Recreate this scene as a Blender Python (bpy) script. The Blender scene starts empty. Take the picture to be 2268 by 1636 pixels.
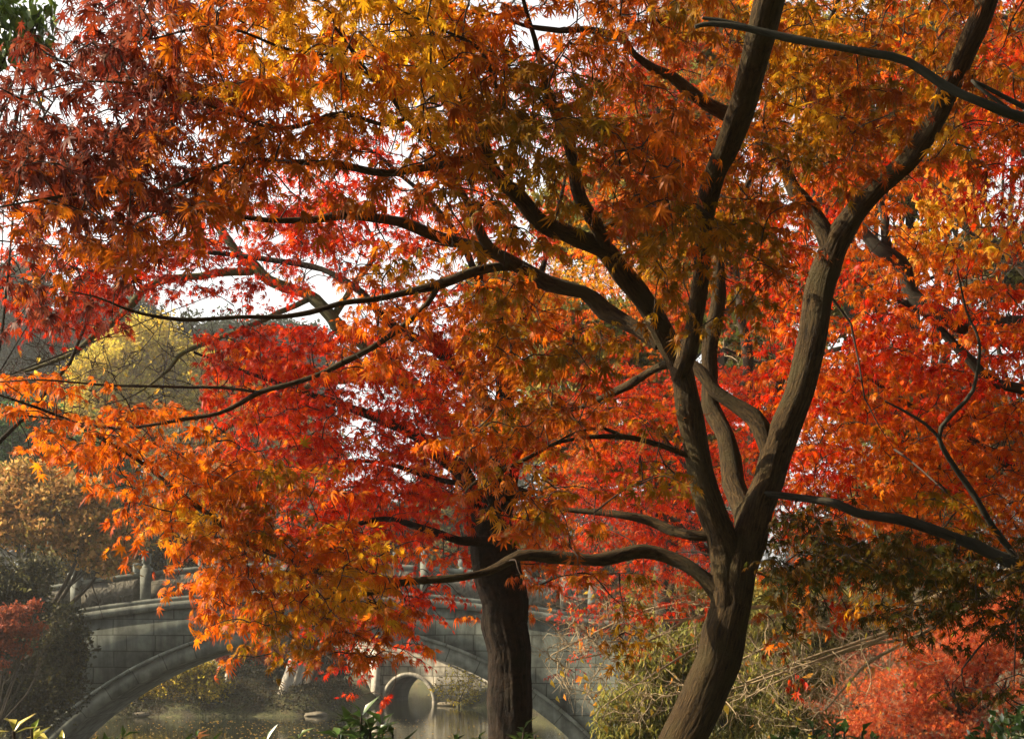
import bpy, math, random
import numpy as np
from mathutils import Vector

random.seed(7)
rng = np.random.default_rng(11)
scene = bpy.context.scene
C = scene.collection
R = math.radians

# ------------------------------------------------------------------ camera, sky, sun, exposure
EYE = 1.6            # camera above the bank
F = 3100.0           # focal length in pixels of a 2267 wide picture
W, H = 2267.0, 1636.0
CX, HY = W / 2, 1420.0   # principal column, horizon row
WATER = -1.4

cam_d = bpy.data.cameras.new('camera')
cam = bpy.data.objects.new('camera', cam_d)
C.objects.link(cam)
cam.location = (0, 0, EYE)
cam.rotation_euler = (R(90), 0, 0)
cam_d.sensor_fit = 'HORIZONTAL'
cam_d.sensor_width = 36
cam_d.lens = 36 * F / W
cam_d.shift_y = (HY - H / 2) / W
cam_d.clip_start = 0.05
cam_d.clip_end = 3000
cam_d.dof.use_dof = False
scene.camera = cam

SUN = Vector((-0.80, 0.02, 0.56)).normalized()
sun_el = math.asin(SUN.z)
sun_az = math.atan2(SUN.x, SUN.y)

world = bpy.data.worlds.new('World')
scene.world = world
world.use_nodes = True
nt = world.node_tree
bgn = nt.nodes['Background']
sky = nt.nodes.new('ShaderNodeTexSky')
sky.sky_type = 'NISHITA'
sky.sun_disc = False
sky.sun_elevation = sun_el
sky.sun_rotation = sun_az
sky.air_density = 1.0
sky.dust_density = 4.0
sky.ozone_density = 1.0
hs = nt.nodes.new('ShaderNodeHueSaturation')
hs.inputs['Saturation'].default_value = 0.15
nt.links.new(sky.outputs['Color'], hs.inputs['Color'])
# thin morning cloud: bright low down; added dimming overhead cuts the fill
tcw = nt.nodes.new('ShaderNodeTexCoord')
sxw = nt.nodes.new('ShaderNodeSeparateXYZ')
nt.links.new(tcw.outputs['Generated'], sxw.inputs[0])
mrw = nt.nodes.new('ShaderNodeMapRange')
for k_, v_ in (('From Min', 0.40), ('From Max', 0.72), ('To Min', 1.6), ('To Max', 0.12)):
    mrw.inputs[k_].default_value = v_
nt.links.new(sxw.outputs['Z'], mrw.inputs['Value'])
mlw = nt.nodes.new('ShaderNodeMixRGB')
mlw.blend_type = 'MULTIPLY'
mlw.inputs[0].default_value = 1.0
warm = nt.nodes.new('ShaderNodeMixRGB')
warm.blend_type = 'MULTIPLY'
warm.inputs[0].default_value = 1.0
warm.inputs[2].default_value = (1.03, 1.0, 0.95, 1)
nt.links.new(hs.outputs['Color'], mlw.inputs[1])
nt.links.new(mrw.outputs['Result'], mlw.inputs[2])
nt.links.new(mlw.outputs[0], warm.inputs[1])
nt.links.new(warm.outputs[0], bgn.inputs['Color'])
bgn.inputs['Strength'].default_value = 0.09

sd = bpy.data.lights.new('sun', 'SUN')
sd.energy = 5.0
sd.angle = R(0.5)
sd.color = (1.0, 0.80, 0.54)
so = bpy.data.objects.new('sun', sd)
C.objects.link(so)
so.rotation_euler = (-SUN).to_track_quat('-Z', 'Y').to_euler()

scene.view_settings.view_transform = 'Standard'
scene.view_settings.look = 'None'
scene.view_settings.gamma = 1
scene.view_settings.exposure = 1.45
scene.render.engine = 'CYCLES'
cy = scene.cycles
cy.use_denoising = True
cy.max_bounces = 6
cy.diffuse_bounces = 3
cy.glossy_bounces = 3
cy.transmission_bounces = 3
cy.volume_bounces = 1
cy.sample_clamp_indirect = 6


def P(px, py, d):
    """world point seen at picture point (px, py) at d metres ahead"""
    return Vector(((px - CX) / F * d, d, EYE + (HY - py) / F * d))


def PV(px, py, d):
    px, py, d = np.broadcast_arrays(px, py, d)
    return np.stack([(px - CX) / F * d, d + 0.0 * px, EYE + (HY - py) / F * d], -1).astype(np.float32)


# ------------------------------------------------------------------ materials
def new_mat(name):
    m = bpy.data.materials.new(name)
    m.use_nodes = True
    t = m.node_tree
    return m, t, t.nodes['Principled BSDF'], t.nodes['Material Output']


def N(t, kind, **kw):
    n = t.nodes.new(kind)
    for k, v in kw.items():
        if k in n.inputs:
            n.inputs[k].default_value = v
        else:
            setattr(n, k, v)
    return n


def ramp(t, fac, stops):
    r = t.nodes.new('ShaderNodeValToRGB')
    e = r.color_ramp.elements
    while len(e) < len(stops):
        e.new(0.5)
    for i, (p, c) in enumerate(stops):
        e[i].position = p
        e[i].color = (*c, 1)
    t.links.new(fac, r.inputs[0])
    return r.outputs[0]


def leaf_material(name, transl=0.45, rough=0.45, spec=0.35):
    m, t, b, out = new_mat(name)
    a = N(t, 'ShaderNodeAttribute', attribute_name='leaf_colour')
    geo = N(t, 'ShaderNodeNewGeometry')
    nz = N(t, 'ShaderNodeTexNoise', Scale=60.0, Detail=2.0)
    t.links.new(geo.outputs['Position'], nz.inputs['Vector'])
    mul = N(t, 'ShaderNodeMixRGB', blend_type='MULTIPLY')
    mul.inputs[0].default_value = 1.0
    r = ramp(t, nz.outputs['Fac'], [(0.25, (0.75, 0.72, 0.7)), (0.75, (1.12, 1.1, 1.1))])
    t.links.new(a.outputs['Color'], mul.inputs[1])
    t.links.new(r, mul.inputs[2])
    t.links.new(mul.outputs[0], b.inputs['Base Color'])
    b.inputs['Roughness'].default_value = rough
    b.inputs['Specular IOR Level'].default_value = spec
    tr = N(t, 'ShaderNodeBsdfTranslucent')
    t.links.new(mul.outputs[0], tr.inputs['Color'])
    mx = N(t, 'ShaderNodeMixShader')
    mx.inputs[0].default_value = transl
    t.links.new(b.outputs[0], mx.inputs[1])
    t.links.new(tr.outputs[0], mx.inputs[2])
    t.links.new(mx.outputs[0], out.inputs['Surface'])
    return m


def bark_material(name, dark, light, su=30.0, sv=4.0, moss=None, bump=0.6, rough=0.9):
    m, t, b, out = new_mat(name)
    uv = N(t, 'ShaderNodeUVMap', uv_map='UVMap')
    mp = N(t, 'ShaderNodeMapping')
    mp.inputs['Scale'].default_value = (su, sv, 1)
    t.links.new(uv.outputs[0], mp.inputs[0])
    nz = N(t, 'ShaderNodeTexNoise', Scale=1.0, Detail=7.0, Roughness=0.65, Distortion=0.6)
    t.links.new(mp.outputs[0], nz.inputs['Vector'])
    geo = N(t, 'ShaderNodeNewGeometry')
    n2 = N(t, 'ShaderNodeTexNoise', Scale=6.0, Detail=4.0)
    t.links.new(geo.outputs['Position'], n2.inputs['Vector'])
    c1 = ramp(t, nz.outputs['Fac'], [(0.33, dark), (0.68, light)])
    col = c1
    mx = N(t, 'ShaderNodeMixRGB', blend_type='MIX')
    f2 = ramp(t, n2.outputs['Fac'], [(0.48, (0, 0, 0)), (0.66, (1, 1, 1))])
    t.links.new(f2, mx.inputs[0])
    t.links.new(col, mx.inputs[1])
    mc = moss if moss else tuple(0.6 * x + 0.4 * y for x, y in zip(light, dark))
    mx.inputs[2].default_value = (*mc, 1)
    t.links.new(mx.outputs[0], b.inputs['Base Color'])
    b.inputs['Roughness'].default_value = rough
    b.inputs['Specular IOR Level'].default_value = 0.2
    n3 = N(t, 'ShaderNodeTexNoise', Scale=70.0, Detail=5.0, Roughness=0.7)
    t.links.new(geo.outputs['Position'], n3.inputs['Vector'])
    ad = N(t, 'ShaderNodeMath', operation='MULTIPLY_ADD')
    ad.inputs[1].default_value = 0.6
    t.links.new(n3.outputs['Fac'], ad.inputs[0])
    t.links.new(nz.outputs['Fac'], ad.inputs[2])
    bp = N(t, 'ShaderNodeBump', Strength=bump, Distance=0.022)
    t.links.new(ad.outputs[0], bp.inputs['Height'])
    t.links.new(bp.outputs[0], b.inputs['Normal'])
    return m


def stone_material(name, base, block=(1.0, 0.42), joint=0.02, stain=0.6, noise=3.0, bump=0.3, use_uv=False):
    m, t, b, out = new_mat(name)
    tc = N(t, 'ShaderNodeTexCoord')
    src = tc.outputs['Object']
    if use_uv:
        uv = N(t, 'ShaderNodeUVMap', uv_map='UVMap')
        src = uv.outputs[0]
    mp = N(t, 'ShaderNodeMapping')
    if not use_uv:
        mp.inputs['Rotation'].default_value = (R(-90), 0, 0)
    t.links.new(src, mp.inputs[0])
    nz = N(t, 'ShaderNodeTexNoise', Scale=noise, Detail=6.0, Roughness=0.6)
    t.links.new(tc.outputs['Object'], nz.inputs['Vector'])
    # streaks of rain dirt, long in z
    ms = N(t, 'ShaderNodeMapping')
    ms.inputs['Scale'].default_value = (2.6, 2.6, 0.35)
    t.links.new(tc.outputs['Object'], ms.inputs[0])
    ns = N(t, 'ShaderNodeTexNoise', Scale=1.0, Detail=5.0, Roughness=0.6)
    t.links.new(ms.outputs[0], ns.inputs['Vector'])
    dk = tuple(x * 0.55 for x in base)
    lt = tuple(min(1, x * 1.35) for x in base)
    c = ramp(t, nz.outputs['Fac'], [(0.3, dk), (0.7, lt)])
    height = nz.outputs['Fac']
    if block:
        br = N(t, 'ShaderNodeTexBrick', Scale=1.0)
        br.inputs['Brick Width'].default_value = block[0]
        br.inputs['Row Height'].default_value = block[1]
        br.inputs['Mortar Size'].default_value = joint
        br.inputs['Mortar Smooth'].default_value = 0.3
        br.inputs['Bias'].default_value = 0.0
        br.inputs['Color1'].default_value = (0.72, 0.74, 0.72, 1)
        br.inputs['Color2'].default_value = (1.1, 1.08, 1.05, 1)
        br.inputs['Mortar'].default_value = (0.36, 0.35, 0.32, 1)
        wob = N(t, 'ShaderNodeTexNoise', Scale=0.7, Detail=1.0)
        t.links.new(mp.outputs[0], wob.inputs['Vector'])
        wm = N(t, 'ShaderNodeVectorMath', operation='MULTIPLY_ADD')
        wm.inputs[1].default_value = (0.10, 0.06, 0)
        t.links.new(wob.outputs['Color'], wm.inputs[0])
        t.links.new(mp.outputs[0], wm.inputs[2])
        br.offset_frequency = 2
        br.squash = 0.72
        br.squash_frequency = 3
        t.links.new(wm.outputs[0], br.inputs['Vector'])
        mu = N(t, 'ShaderNodeMixRGB', blend_type='MULTIPLY')
        mu.inputs[0].default_value = 1
        t.links.new(c, mu.inputs[1])
        t.links.new(br.outputs['Color'], mu.inputs[2])
        c = mu.outputs[0]
    st = ramp(t, ns.outputs['Fac'], [(0.42, (1, 1, 1)), (0.68, (1 - stain, 1 - stain, 1 - stain))])
    m2 = N(t, 'ShaderNodeMixRGB', blend_type='MULTIPLY')
    m2.inputs[0].default_value = 1
    t.links.new(c, m2.inputs[1])
    t.links.new(st, m2.inputs[2])
    t.links.new(m2.outputs[0], b.inputs['Base Color'])
    b.inputs['Roughness'].default_value = 0.9
    b.inputs['Specular IOR Level'].default_value = 0.25
    bp = N(t, 'ShaderNodeBump', Strength=bump, Distance=0.05)
    t.links.new(height, bp.inputs['Height'])
    t.links.new(bp.outputs[0], b.inputs['Normal'])
    return m


M_MAPLE = leaf_material('maple_leaf', 0.6, 0.42, 0.13)
M_FAR = leaf_material('broad_leaf', 0.45, 0.6, 0.2)
M_SHINY = leaf_material('glossy_leaf', 0.2, 0.3, 0.5)
M_BARK = bark_material('maple_bark', (0.004, 0.0026, 0.0016), (0.080, 0.050, 0.018), 95, 14, moss=(0.044, 0.034, 0.013), bump=1.0)
M_BARKB = bark_material('rough_dark_bark', (0.0025, 0.002, 0.0016), (0.030, 0.018, 0.009), 34, 20, moss=(0.010, 0.008, 0.004), bump=1.0)
M_BARKG = bark_material('grey_bark', (0.012, 0.0115, 0.009), (0.045, 0.042, 0.031), 30, 8, bump=0.3)
M_BARKM = bark_material('mossy_bark', (0.03, 0.028, 0.014), (0.10, 0.09, 0.04), 20, 8, moss=(0.08, 0.075, 0.02))
M_TWIG = bark_material('dark_twig', (0.02, 0.014, 0.010), (0.05, 0.035, 0.025), 10, 5, bump=0.0)
M_TWIGL = bark_material('pale_twig', (0.16, 0.12, 0.07), (0.36, 0.29, 0.18), 10, 5, bump=0.0)
M_BARKFAR = bark_material('far_bark', (0.02, 0.016, 0.011), (0.06, 0.048, 0.032), 8, 3)
M_WHITE = bark_material('limewashed_bark', (0.24, 0.22, 0.18), (0.42, 0.39, 0.33), 8, 3, bump=0.2)

# ------------------------------------------------------------------ mesh helpers


class Buf:
    """collects arrays and links them as one mesh object"""

    def __init__(s):
        s.v, s.f, s.c, s.uv, s.n = [], [], [], [], 0

    def add(s, v, f, col=None, uv=None):
        v = np.asarray(v, np.float32).reshape(-1, 3)
        f = np.asarray(f, np.int64)
        s.v.append(v)
        s.f.append(f + s.n)
        if col is not None:
            col = np.asarray(col, np.float32)
            if col.ndim == 1:
                col = np.repeat(col[None], len(v), 0)
            s.c.append(col)
        if uv is not None:
            s.uv.append(np.asarray(uv, np.float32).reshape(-1, 2))
        s.n += len(v)

    def build(s, name, mat, parent=None, smooth=False, origin=None):
        v = np.concatenate(s.v)
        if origin is not None:
            v = v - np.asarray(origin, np.float32)
        loops, starts, k = [], [], 0
        for f in s.f:
            w = f.shape[1]
            loops.append(f.reshape(-1))
            starts.append(k + np.arange(len(f)) * w)
            k += f.size
        loops = np.concatenate(loops).astype(np.int32)
        starts = np.concatenate(starts).astype(np.int32)
        me = bpy.data.meshes.new(name)
        me.vertices.add(len(v))
        me.vertices.foreach_set('co', v.reshape(-1).astype(np.float32))
        me.loops.add(len(loops))
        me.loops.foreach_set('vertex_index', loops)
        me.polygons.add(len(starts))
        me.polygons.foreach_set('loop_start', starts)
        if smooth:
            me.polygons.foreach_set('use_smooth', np.ones(len(starts), bool))
        me.update(calc_edges=True)
        if s.uv and sum(len(u) for u in s.uv) == len(v):
            uvl = me.uv_layers.new(name='UVMap')
            uvl.data.foreach_set('uv', np.concatenate(s.uv)[loops].reshape(-1))
        if s.c:
            ca = me.color_attributes.new('leaf_colour', 'FLOAT_COLOR', 'POINT')
            c = np.concatenate(s.c)
            ca.data.foreach_set('color', np.concatenate([c, np.ones((len(c), 1), np.float32)], 1).reshape(-1).astype(np.float32))
        me.materials.append(mat)
        o = bpy.data.objects.new(name, me)
        C.objects.link(o)
        if origin is not None and parent is None:
            o.location = origin
        if parent is not None:
            o.parent = parent
        return o


def tag(o, label, cat, group=None, kind=None):
    o['label'] = label
    o['category'] = cat
    if group:
        o['group'] = group
    if kind:
        o['kind'] = kind
    return o


def thing(name, label, cat, loc=(0, 0, 0), group=None):
    o = bpy.data.objects.new(name, None)
    o.empty_display_size = 0.2
    o.location = loc
    C.objects.link(o)
    return tag(o, label, cat, group)


def catmull(pts, step):
    pts = np.asarray(pts, float)
    if len(pts) == 2:
        pts = np.array([pts[0], (pts[0] + pts[1]) / 2, pts[1]])
    ext = np.vstack([2 * pts[0] - pts[1], pts, 2 * pts[-1] - pts[-2]])
    out = []
    for i in range(1, len(ext) - 2):
        p0, p1, p2, p3 = ext[i - 1], ext[i], ext[i + 1], ext[i + 2]
        n = max(2, int(np.linalg.norm((p2 - p1)[:3]) / step))
        for k in range(n):
            u = k / n
            out.append(0.5 * ((2 * p1) + (-p0 + p2) * u + (2 * p0 - 5 * p1 + 4 * p2 - p3) * u * u + (-p0 + 3 * p1 - 3 * p2 + p3) * u ** 3))
    out.append(pts[-1])
    return np.array(out)


def tube(buf, path, n=10, rough=0.0, seed=0, cap=True, furrow=0.0):
    """path: rows of x, y, z, r (already smooth)"""
    p, r = path[:, :3], path[:, 3]
    m = len(p)
    t = np.gradient(p, axis=0)
    t /= np.linalg.norm(t, axis=1)[:, None] + 1e-9
    u = np.cross(t[0], (0.3, 1, 0.2))
    u /= np.linalg.norm(u)
    ang = np.linspace(0, 2 * math.pi, n, endpoint=False)
    ln = np.concatenate([[0], np.cumsum(np.linalg.norm(np.diff(p, axis=0), axis=1))])
    rg = np.random.default_rng(seed + 5)
    ph = rg.uniform(0, 6.28, 8)
    V = np.zeros((m, n + 1, 3))
    UV = np.zeros((m, n + 1, 2))
    for i in range(m):
        u = u - t[i] * np.dot(u, t[i])
        u /= np.linalg.norm(u) + 1e-9
        w = np.cross(t[i], u)
        rr = np.full(n, r[i])
        if rough > 0:
            k = ln[i] / max(r[i], 0.03)
            rr = rr * (1 + rough * (0.5 * np.sin(3 * ang + ph[0] + 0.35 * k) + 0.35 * np.sin(5 * ang + ph[1] - 0.22 * k)
                                    + 0.5 * np.sin(2 * ang + ph[2] + 0.6 * k) + 0.4 * math.sin(0.9 * k + ph[3])
                                    + 0.25 * np.sin(9 * ang + ph[4] + 0.15 * k)))
        if furrow > 0:
            k = ln[i] / 0.12
            w_ = ang + 0.10 * math.sin(k * .7 + ph[5]) + 0.06 * np.sin(2 * ang + k * 1.3)
            g1 = 1 - np.abs(np.sin(11 * w_ + ph[6] + 0.4 * np.sin(k * .5 + 3 * ang)))
            g2 = 1 - np.abs(np.sin(19 * w_ - ph[7] + 0.9 * np.sin(k * 1.7 + 2 * ang + ph[0])))
            g3 = np.sin(k * 3.1 + 5 * np.sin(4 * ang + ph[1])) * np.sin(k * 1.9 - 6 * ang)
            rr = rr * (1 - furrow * (0.9 * g1 ** 4 + 0.7 * g2 ** 4 + 0.25 * g3))
        ring = p[i] + np.cos(ang)[:, None] * u * rr[:, None] + np.sin(ang)[:, None] * w * rr[:, None]
        V[i, :n] = ring
        V[i, n] = ring[0]
        UV[i, :, 0] = np.linspace(0, 1, n + 1) * 2 * math.pi * float(np.mean(r))
        UV[i, :, 1] = ln[i]
    idx = np.arange(m * (n + 1)).reshape(m, n + 1)
    f = np.stack([idx[:-1, :-1], idx[:-1, 1:], idx[1:, 1:], idx[1:, :-1]], -1).reshape(-1, 4)
    V = V.reshape(-1, 3)
    UV = UV.reshape(-1, 2)
    buf.add(V, f, uv=UV)
    if cap:
        c = np.vstack([V[idx[-1, :n]], p[-1] + t[-1] * r[-1] * 0.6])
        fc = np.array([[i, (i + 1) % n, n] for i in range(n)])
        buf.add(c, fc, uv=np.tile(UV[idx[-1, 0]], (n + 1, 1)))


WOOD_SCALE = 1.0


def limb_path(pts, step=0.05):
    """pts rows: px, py, d, half width in px"""
    a = []
    for px, py, d, w in pts:
        q = P(px, py, d)
        a.append((q.x, q.y, q.z, WOOD_SCALE * w / F * d))
    return catmull(a, step)


# ------------------------------------------------------------------ leaves
def maple_template(spread=1.0, droop=0.22, wide=0.085):
    angs = [0, 36, -36, 76, -76, 126, -126]
    lens = {0: 1.0, 36: 0.93, -36: 0.93, 76: 0.72, -76: 0.72, 126: 0.36, -126: 0.36}
    order = sorted(angs)
    tips, notch, v = [], [], [(0, 0, 0)]
    b = [order[0] - 27] + [(order[i] + order[i + 1]) / 2 for i in range(6)] + [order[-1] + 27]
    nr = [0.10, 0.20, 0.27, 0.31, 0.31, 0.27, 0.20, 0.10]
    for i in range(8):
        a = R(b[i] * spread)
        v.append((math.sin(a) * nr[i], math.cos(a) * nr[i], 0.02 - droop * nr[i] ** 2))
    faces = []
    for i, a0 in enumerate(order):
        L = lens[a0]
        a = R(a0 * spread)
        w = wide * (0.6 + 0.4 * L)
        base = len(v)
        mx, my = math.sin(a) * L * 0.55, math.cos(a) * L * 0.55
        px, py = math.cos(a) * w, -math.sin(a) * w
        v.append((mx - px, my - py, -0.3 * droop * L))
        v.append((mx + px, my + py, -0.3 * droop * L))
        v.append((math.sin(a) * L, math.cos(a) * L, -droop * L))
        faces.append((0, 1 + i, base, base + 1))
        faces.append((0, base, base + 1, 2 + i))
        faces.append((base, base + 2, base + 1, base + 1))
    # rebuild as triangles
    tri = []
    for i in range(7):
        base = 9 + 3 * i
        tri += [(0, 1 + i, base), (0, base, base + 1), (0, base + 1, 2 + i), (base, base + 2, base + 1)]
    v = np.array(v)
    k = len(v)
    v = np.vstack([v, [(-0.012, 0, 0), (0.012, 0, 0), (0, -0.55, 0.10)]])
    tri.append((k, k + 1, k + 2))
    return v.astype(np.float32), np.array(tri)


def small_template():
    """five pointed leaf of five triangles for leaves a few pixels across"""
    v, f = [(0, 0, 0)], []
    for a0, L in ((0, 1), (48, .9), (-48, .9), (105, .55), (-105, .55)):
        a = R(a0)
        w = 0.17
        b = len(v)
        v.append((math.sin(a - w * 1.6) * L * .45, math.cos(a - w * 1.6) * L * .45, 0))
        v.append((math.sin(a + w * 1.6) * L * .45, math.cos(a + w * 1.6) * L * .45, 0))
        v.append((math.sin(a) * L, math.cos(a) * L, -0.2 * L))
        f += [(0, b, b + 1), (b, b + 2, b + 1)]
    return np.array(v, np.float32), np.array(f)


def oval_template(w=0.28):
    v = np.array([(0, 0, 0), (-w, .42, .06), (0, .45, 0), (w, .42, .06), (0, 1, -.12)], np.float32)
    return v, np.array([(0, 1, 2), (0, 2, 3), (1, 4, 2), (2, 4, 3)])


def clump_template():
    """a little spray of five oval leaves, for foliage tens of metres away"""
    v0, f0 = oval_template(0.25)
    rg = np.random.default_rng(3)
    V, Fs = [], []
    for i in range(5):
        a = rg.uniform(0, 6.28)
        e = rg.uniform(-0.6, 0.6)
        y = np.array((math.cos(a) * math.cos(e), math.sin(a) * math.cos(e), math.sin(e)))
        z = rg.normal(size=3)
        x = np.cross(y, z)
        x /= np.linalg.norm(x)
        z = np.cross(x, y)
        o = rg.normal(size=3) * 0.45
        V.append(o + v0 @ np.array((x, y, z)) * 0.75)
        Fs.append(f0 + 5 * i)
    return np.concatenate(V).astype(np.float32), np.concatenate(Fs)


MAPLES = [maple_template(), maple_template(0.8, 0.5, 0.09), maple_template(0.6, 0.75, 0.075), maple_template(0.94, 0.08, 0.10), maple_template(0.7, -0.35, 0.085)]
T_MAPLE, T_SMALL, T_OVAL, T_NARROW, T_CLUMP = MAPLES[0], small_template(), oval_template(), oval_template(0.11), clump_template()


def norm(a):
    return a / (np.linalg.norm(a, axis=-1, keepdims=True) + 1e-9)


def put_leaves(buf, tmpl, pos, tip, up, size, col, curl=0.35):
    """tmpl y axis -> tip, z axis -> up"""
    v, f = tmpl
    n = len(pos)
    if n == 0:
        return
    y = norm(tip)
    x = norm(np.cross(y, up))
    z = np.cross(x, y)
    cz = rng.normal(1.0, curl, n)
    cw = np.clip(rng.normal(0.9, 0.15, n), 0.45, 1.2)
    T = np.repeat(v[None], n, 0)
    T[:, :, 2] *= cz[:, None] * 1.6
    T[:, :, 0] *= cw[:, None]
    B = np.stack([x, y, z], 1)            # n,3,3
    out = pos[:, None, :] + np.einsum('nvk,nkj->nvj', T, B) * np.asarray(size)[:, None, None]
    k = len(v)
    fa = (f[None] + (np.arange(n) * k)[:, None, None]).reshape(-1, 3)
    # tips a little redder than the middle, and every lobe a little different
    rad_ = np.clip(np.linalg.norm(v[:, :2], axis=1), 0, 1)[None, :, None]
    lob = rng.normal(1, 0.10, (n, k, 1))
    grad = np.where(rng.uniform(size=(n, 1, 1)) < 0.6, 1.0, 0.4)
    cc = np.asarray(col, np.float32)[:, None, :] * lob * (1 + (np.array((0.04, -0.34, -0.3)) * rad_ + np.array((0, 0.14, 0.1))) * grad)
    cc = np.clip(cc, 0.002, 0.9).reshape(-1, 3)
    buf.add(out.reshape(-1, 3), fa, col=cc)


PAL = {
    'm': [(0.085, 0.012, 0.008), (0.13, 0.022, 0.010), (0.19, 0.055, 0.028), (0.22, 0.030, 0.007), (0.14, 0.032, 0.02)],
    'c': [(0.30, 0.012, 0.003), (0.40, 0.028, 0.003), (0.24, 0.009, 0.003), (0.48, 0.05, 0.004)],
    'r': [(0.58, 0.030, 0.003), (0.66, 0.055, 0.003), (0.52, 0.018, 0.003), (0.66, 0.10, 0.004), (0.46, 0.014, 0.003)],
    'o': [(0.62, 0.150, 0.005), (0.58, 0.105, 0.004), (0.64, 0.22, 0.008), (0.54, 0.085, 0.004)],
    'u': [(0.37, 0.082, 0.004), (0.32, 0.080, 0.004), (0.43, 0.11, 0.005), (0.31, 0.045, 0.004), (0.36, 0.125, 0.006)],  # orange leaves in shade, the shade put into the colour
    'y': [(0.66, 0.32, 0.010), (0.70, 0.42, 0.018), (0.60, 0.24, 0.008), (0.52, 0.25, 0.008)],
    'b': [(0.28, 0.125, 0.004), (0.23, 0.13, 0.006), (0.33, 0.115, 0.004), (0.20, 0.12, 0.006), (0.36, 0.17, 0.006)],  # yellow-green leaves browned, their shade painted in
    'k': [(0.065, 0.055, 0.006), (0.045, 0.050, 0.008), (0.10, 0.060, 0.006), (0.15, 0.065, 0.005), (0.035, 0.038, 0.006)],  # shaded yellow-green leaves, darkened in the pigment
}

def colours(pal, n, jit=0.12):
    p = np.array(pal, np.float32)
    c = p[rng.integers(0, len(p), n)]
    w = rng.uniform(0, 1, (n, 1)).astype(np.float32)
    c = c * w + p[rng.integers(0, len(p), n)] * (1 - w)
    return np.clip(c * rng.normal(1, jit, (n, 1)), 0.004, 0.9).astype(np.float32)


# colour letter (u, b and k carry painted shade) and density of the near canopy (a) and of the canopy behind it (b): 24 columns, 18 rows
GA = """
.. .. m5 m8 u8 o8 y8 y8 y8 y8 y8 o7 u1 u4 u8 u8 b6 u5 y6 b6 u5 y4 u6 u4
m4 m4 m8 m8 u8 o8 y8 y8 o8 y8 y8 u8 b6 u6 b5 u3 u5 b4 y7 u7 b6 u5 y6 u3
m6 m2 m5 m8 m8 u8 o8 y7 y7 y7 y8 b9 b8 b6 u3 u5 b4 u4 b7 y8 u6 b5 y5 u2
m8 m8 m8 m8 u8 u8 u8 u6 u4 u3 u8 b9 b8 b7 u7 o8 o7 u7 b8 u6 u7 y6 u4 u2
u8 m9 u9 m8 u9 u7 u3 u4 u5 u4 u8 b7 b7 b6 u5 u8 u6 b7 u6 b5 u5 u3 u2 ..
m5 u6 u7 u5 u3 .. .. .. .. u3 u4 b6 b4 b4 b3 b6 b7 b7 u5 u3 o3 y2 .. ..
m4 u5 m4 .. .. .. .. .. u2 b4 b4 b6 o6 y6 y6 o6 b6 b7 u4 .. o2 o2 .. ..
m3 m4 m2 .. .. .. .. .. o4 o5 o3 b5 u5 o4 u3 b5 b6 b3 .. .. .. .. .. ..
.. .. .. .. .. .. .. .. o3 o4 .. u5 b6 b6 b4 b3 .. .. .. .. .. .. .. ..
o5 o3 o1 .. .. .. .. .. .. .. .. u4 b5 u4 u2 u2 b2 .. .. .. .. .. .. ..
o2 o6 o6 o6 o3 .. .. .. .. .. o3 o5 u6 u5 u4 b4 b4 .. .. .. .. .. .. ..
.. .. o1 o4 o9 o8 b4 u4 .. .. .. u5 b3 .. .. b6 b5 .. .. .. b3 .. .. ..
.. .. .. o4 y8 u9 b2 o2 o3 .. .. u5 b6 u5 u3 .. .. .. k5 k4 .. b4 b4 ..
.. .. .. .. o5 u9 u8 o6 y8 o2 .. u3 u5 u2 k2 k2 .. .. k8 k8 k8 k8 k8 k6
.. .. .. .. o2 o8 y8 y9 y8 o3 .. o2 o6 u1 b3 k2 .. .. k3 k2 k2 k4 k5 k5
.. .. .. .. .. o3 b6 u5 u3 o1 .. .. o2 .. b2 b1 .. .. .. .. .. k1 k3 k4
.. .. .. .. .. .. .. .. .. .. .. .. .. .. .. .. .. .. .. .. .. .. k1 k2
.. .. .. .. .. .. .. .. .. .. .. .. .. .. .. .. .. .. .. .. .. .. k1 k2
"""
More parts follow.
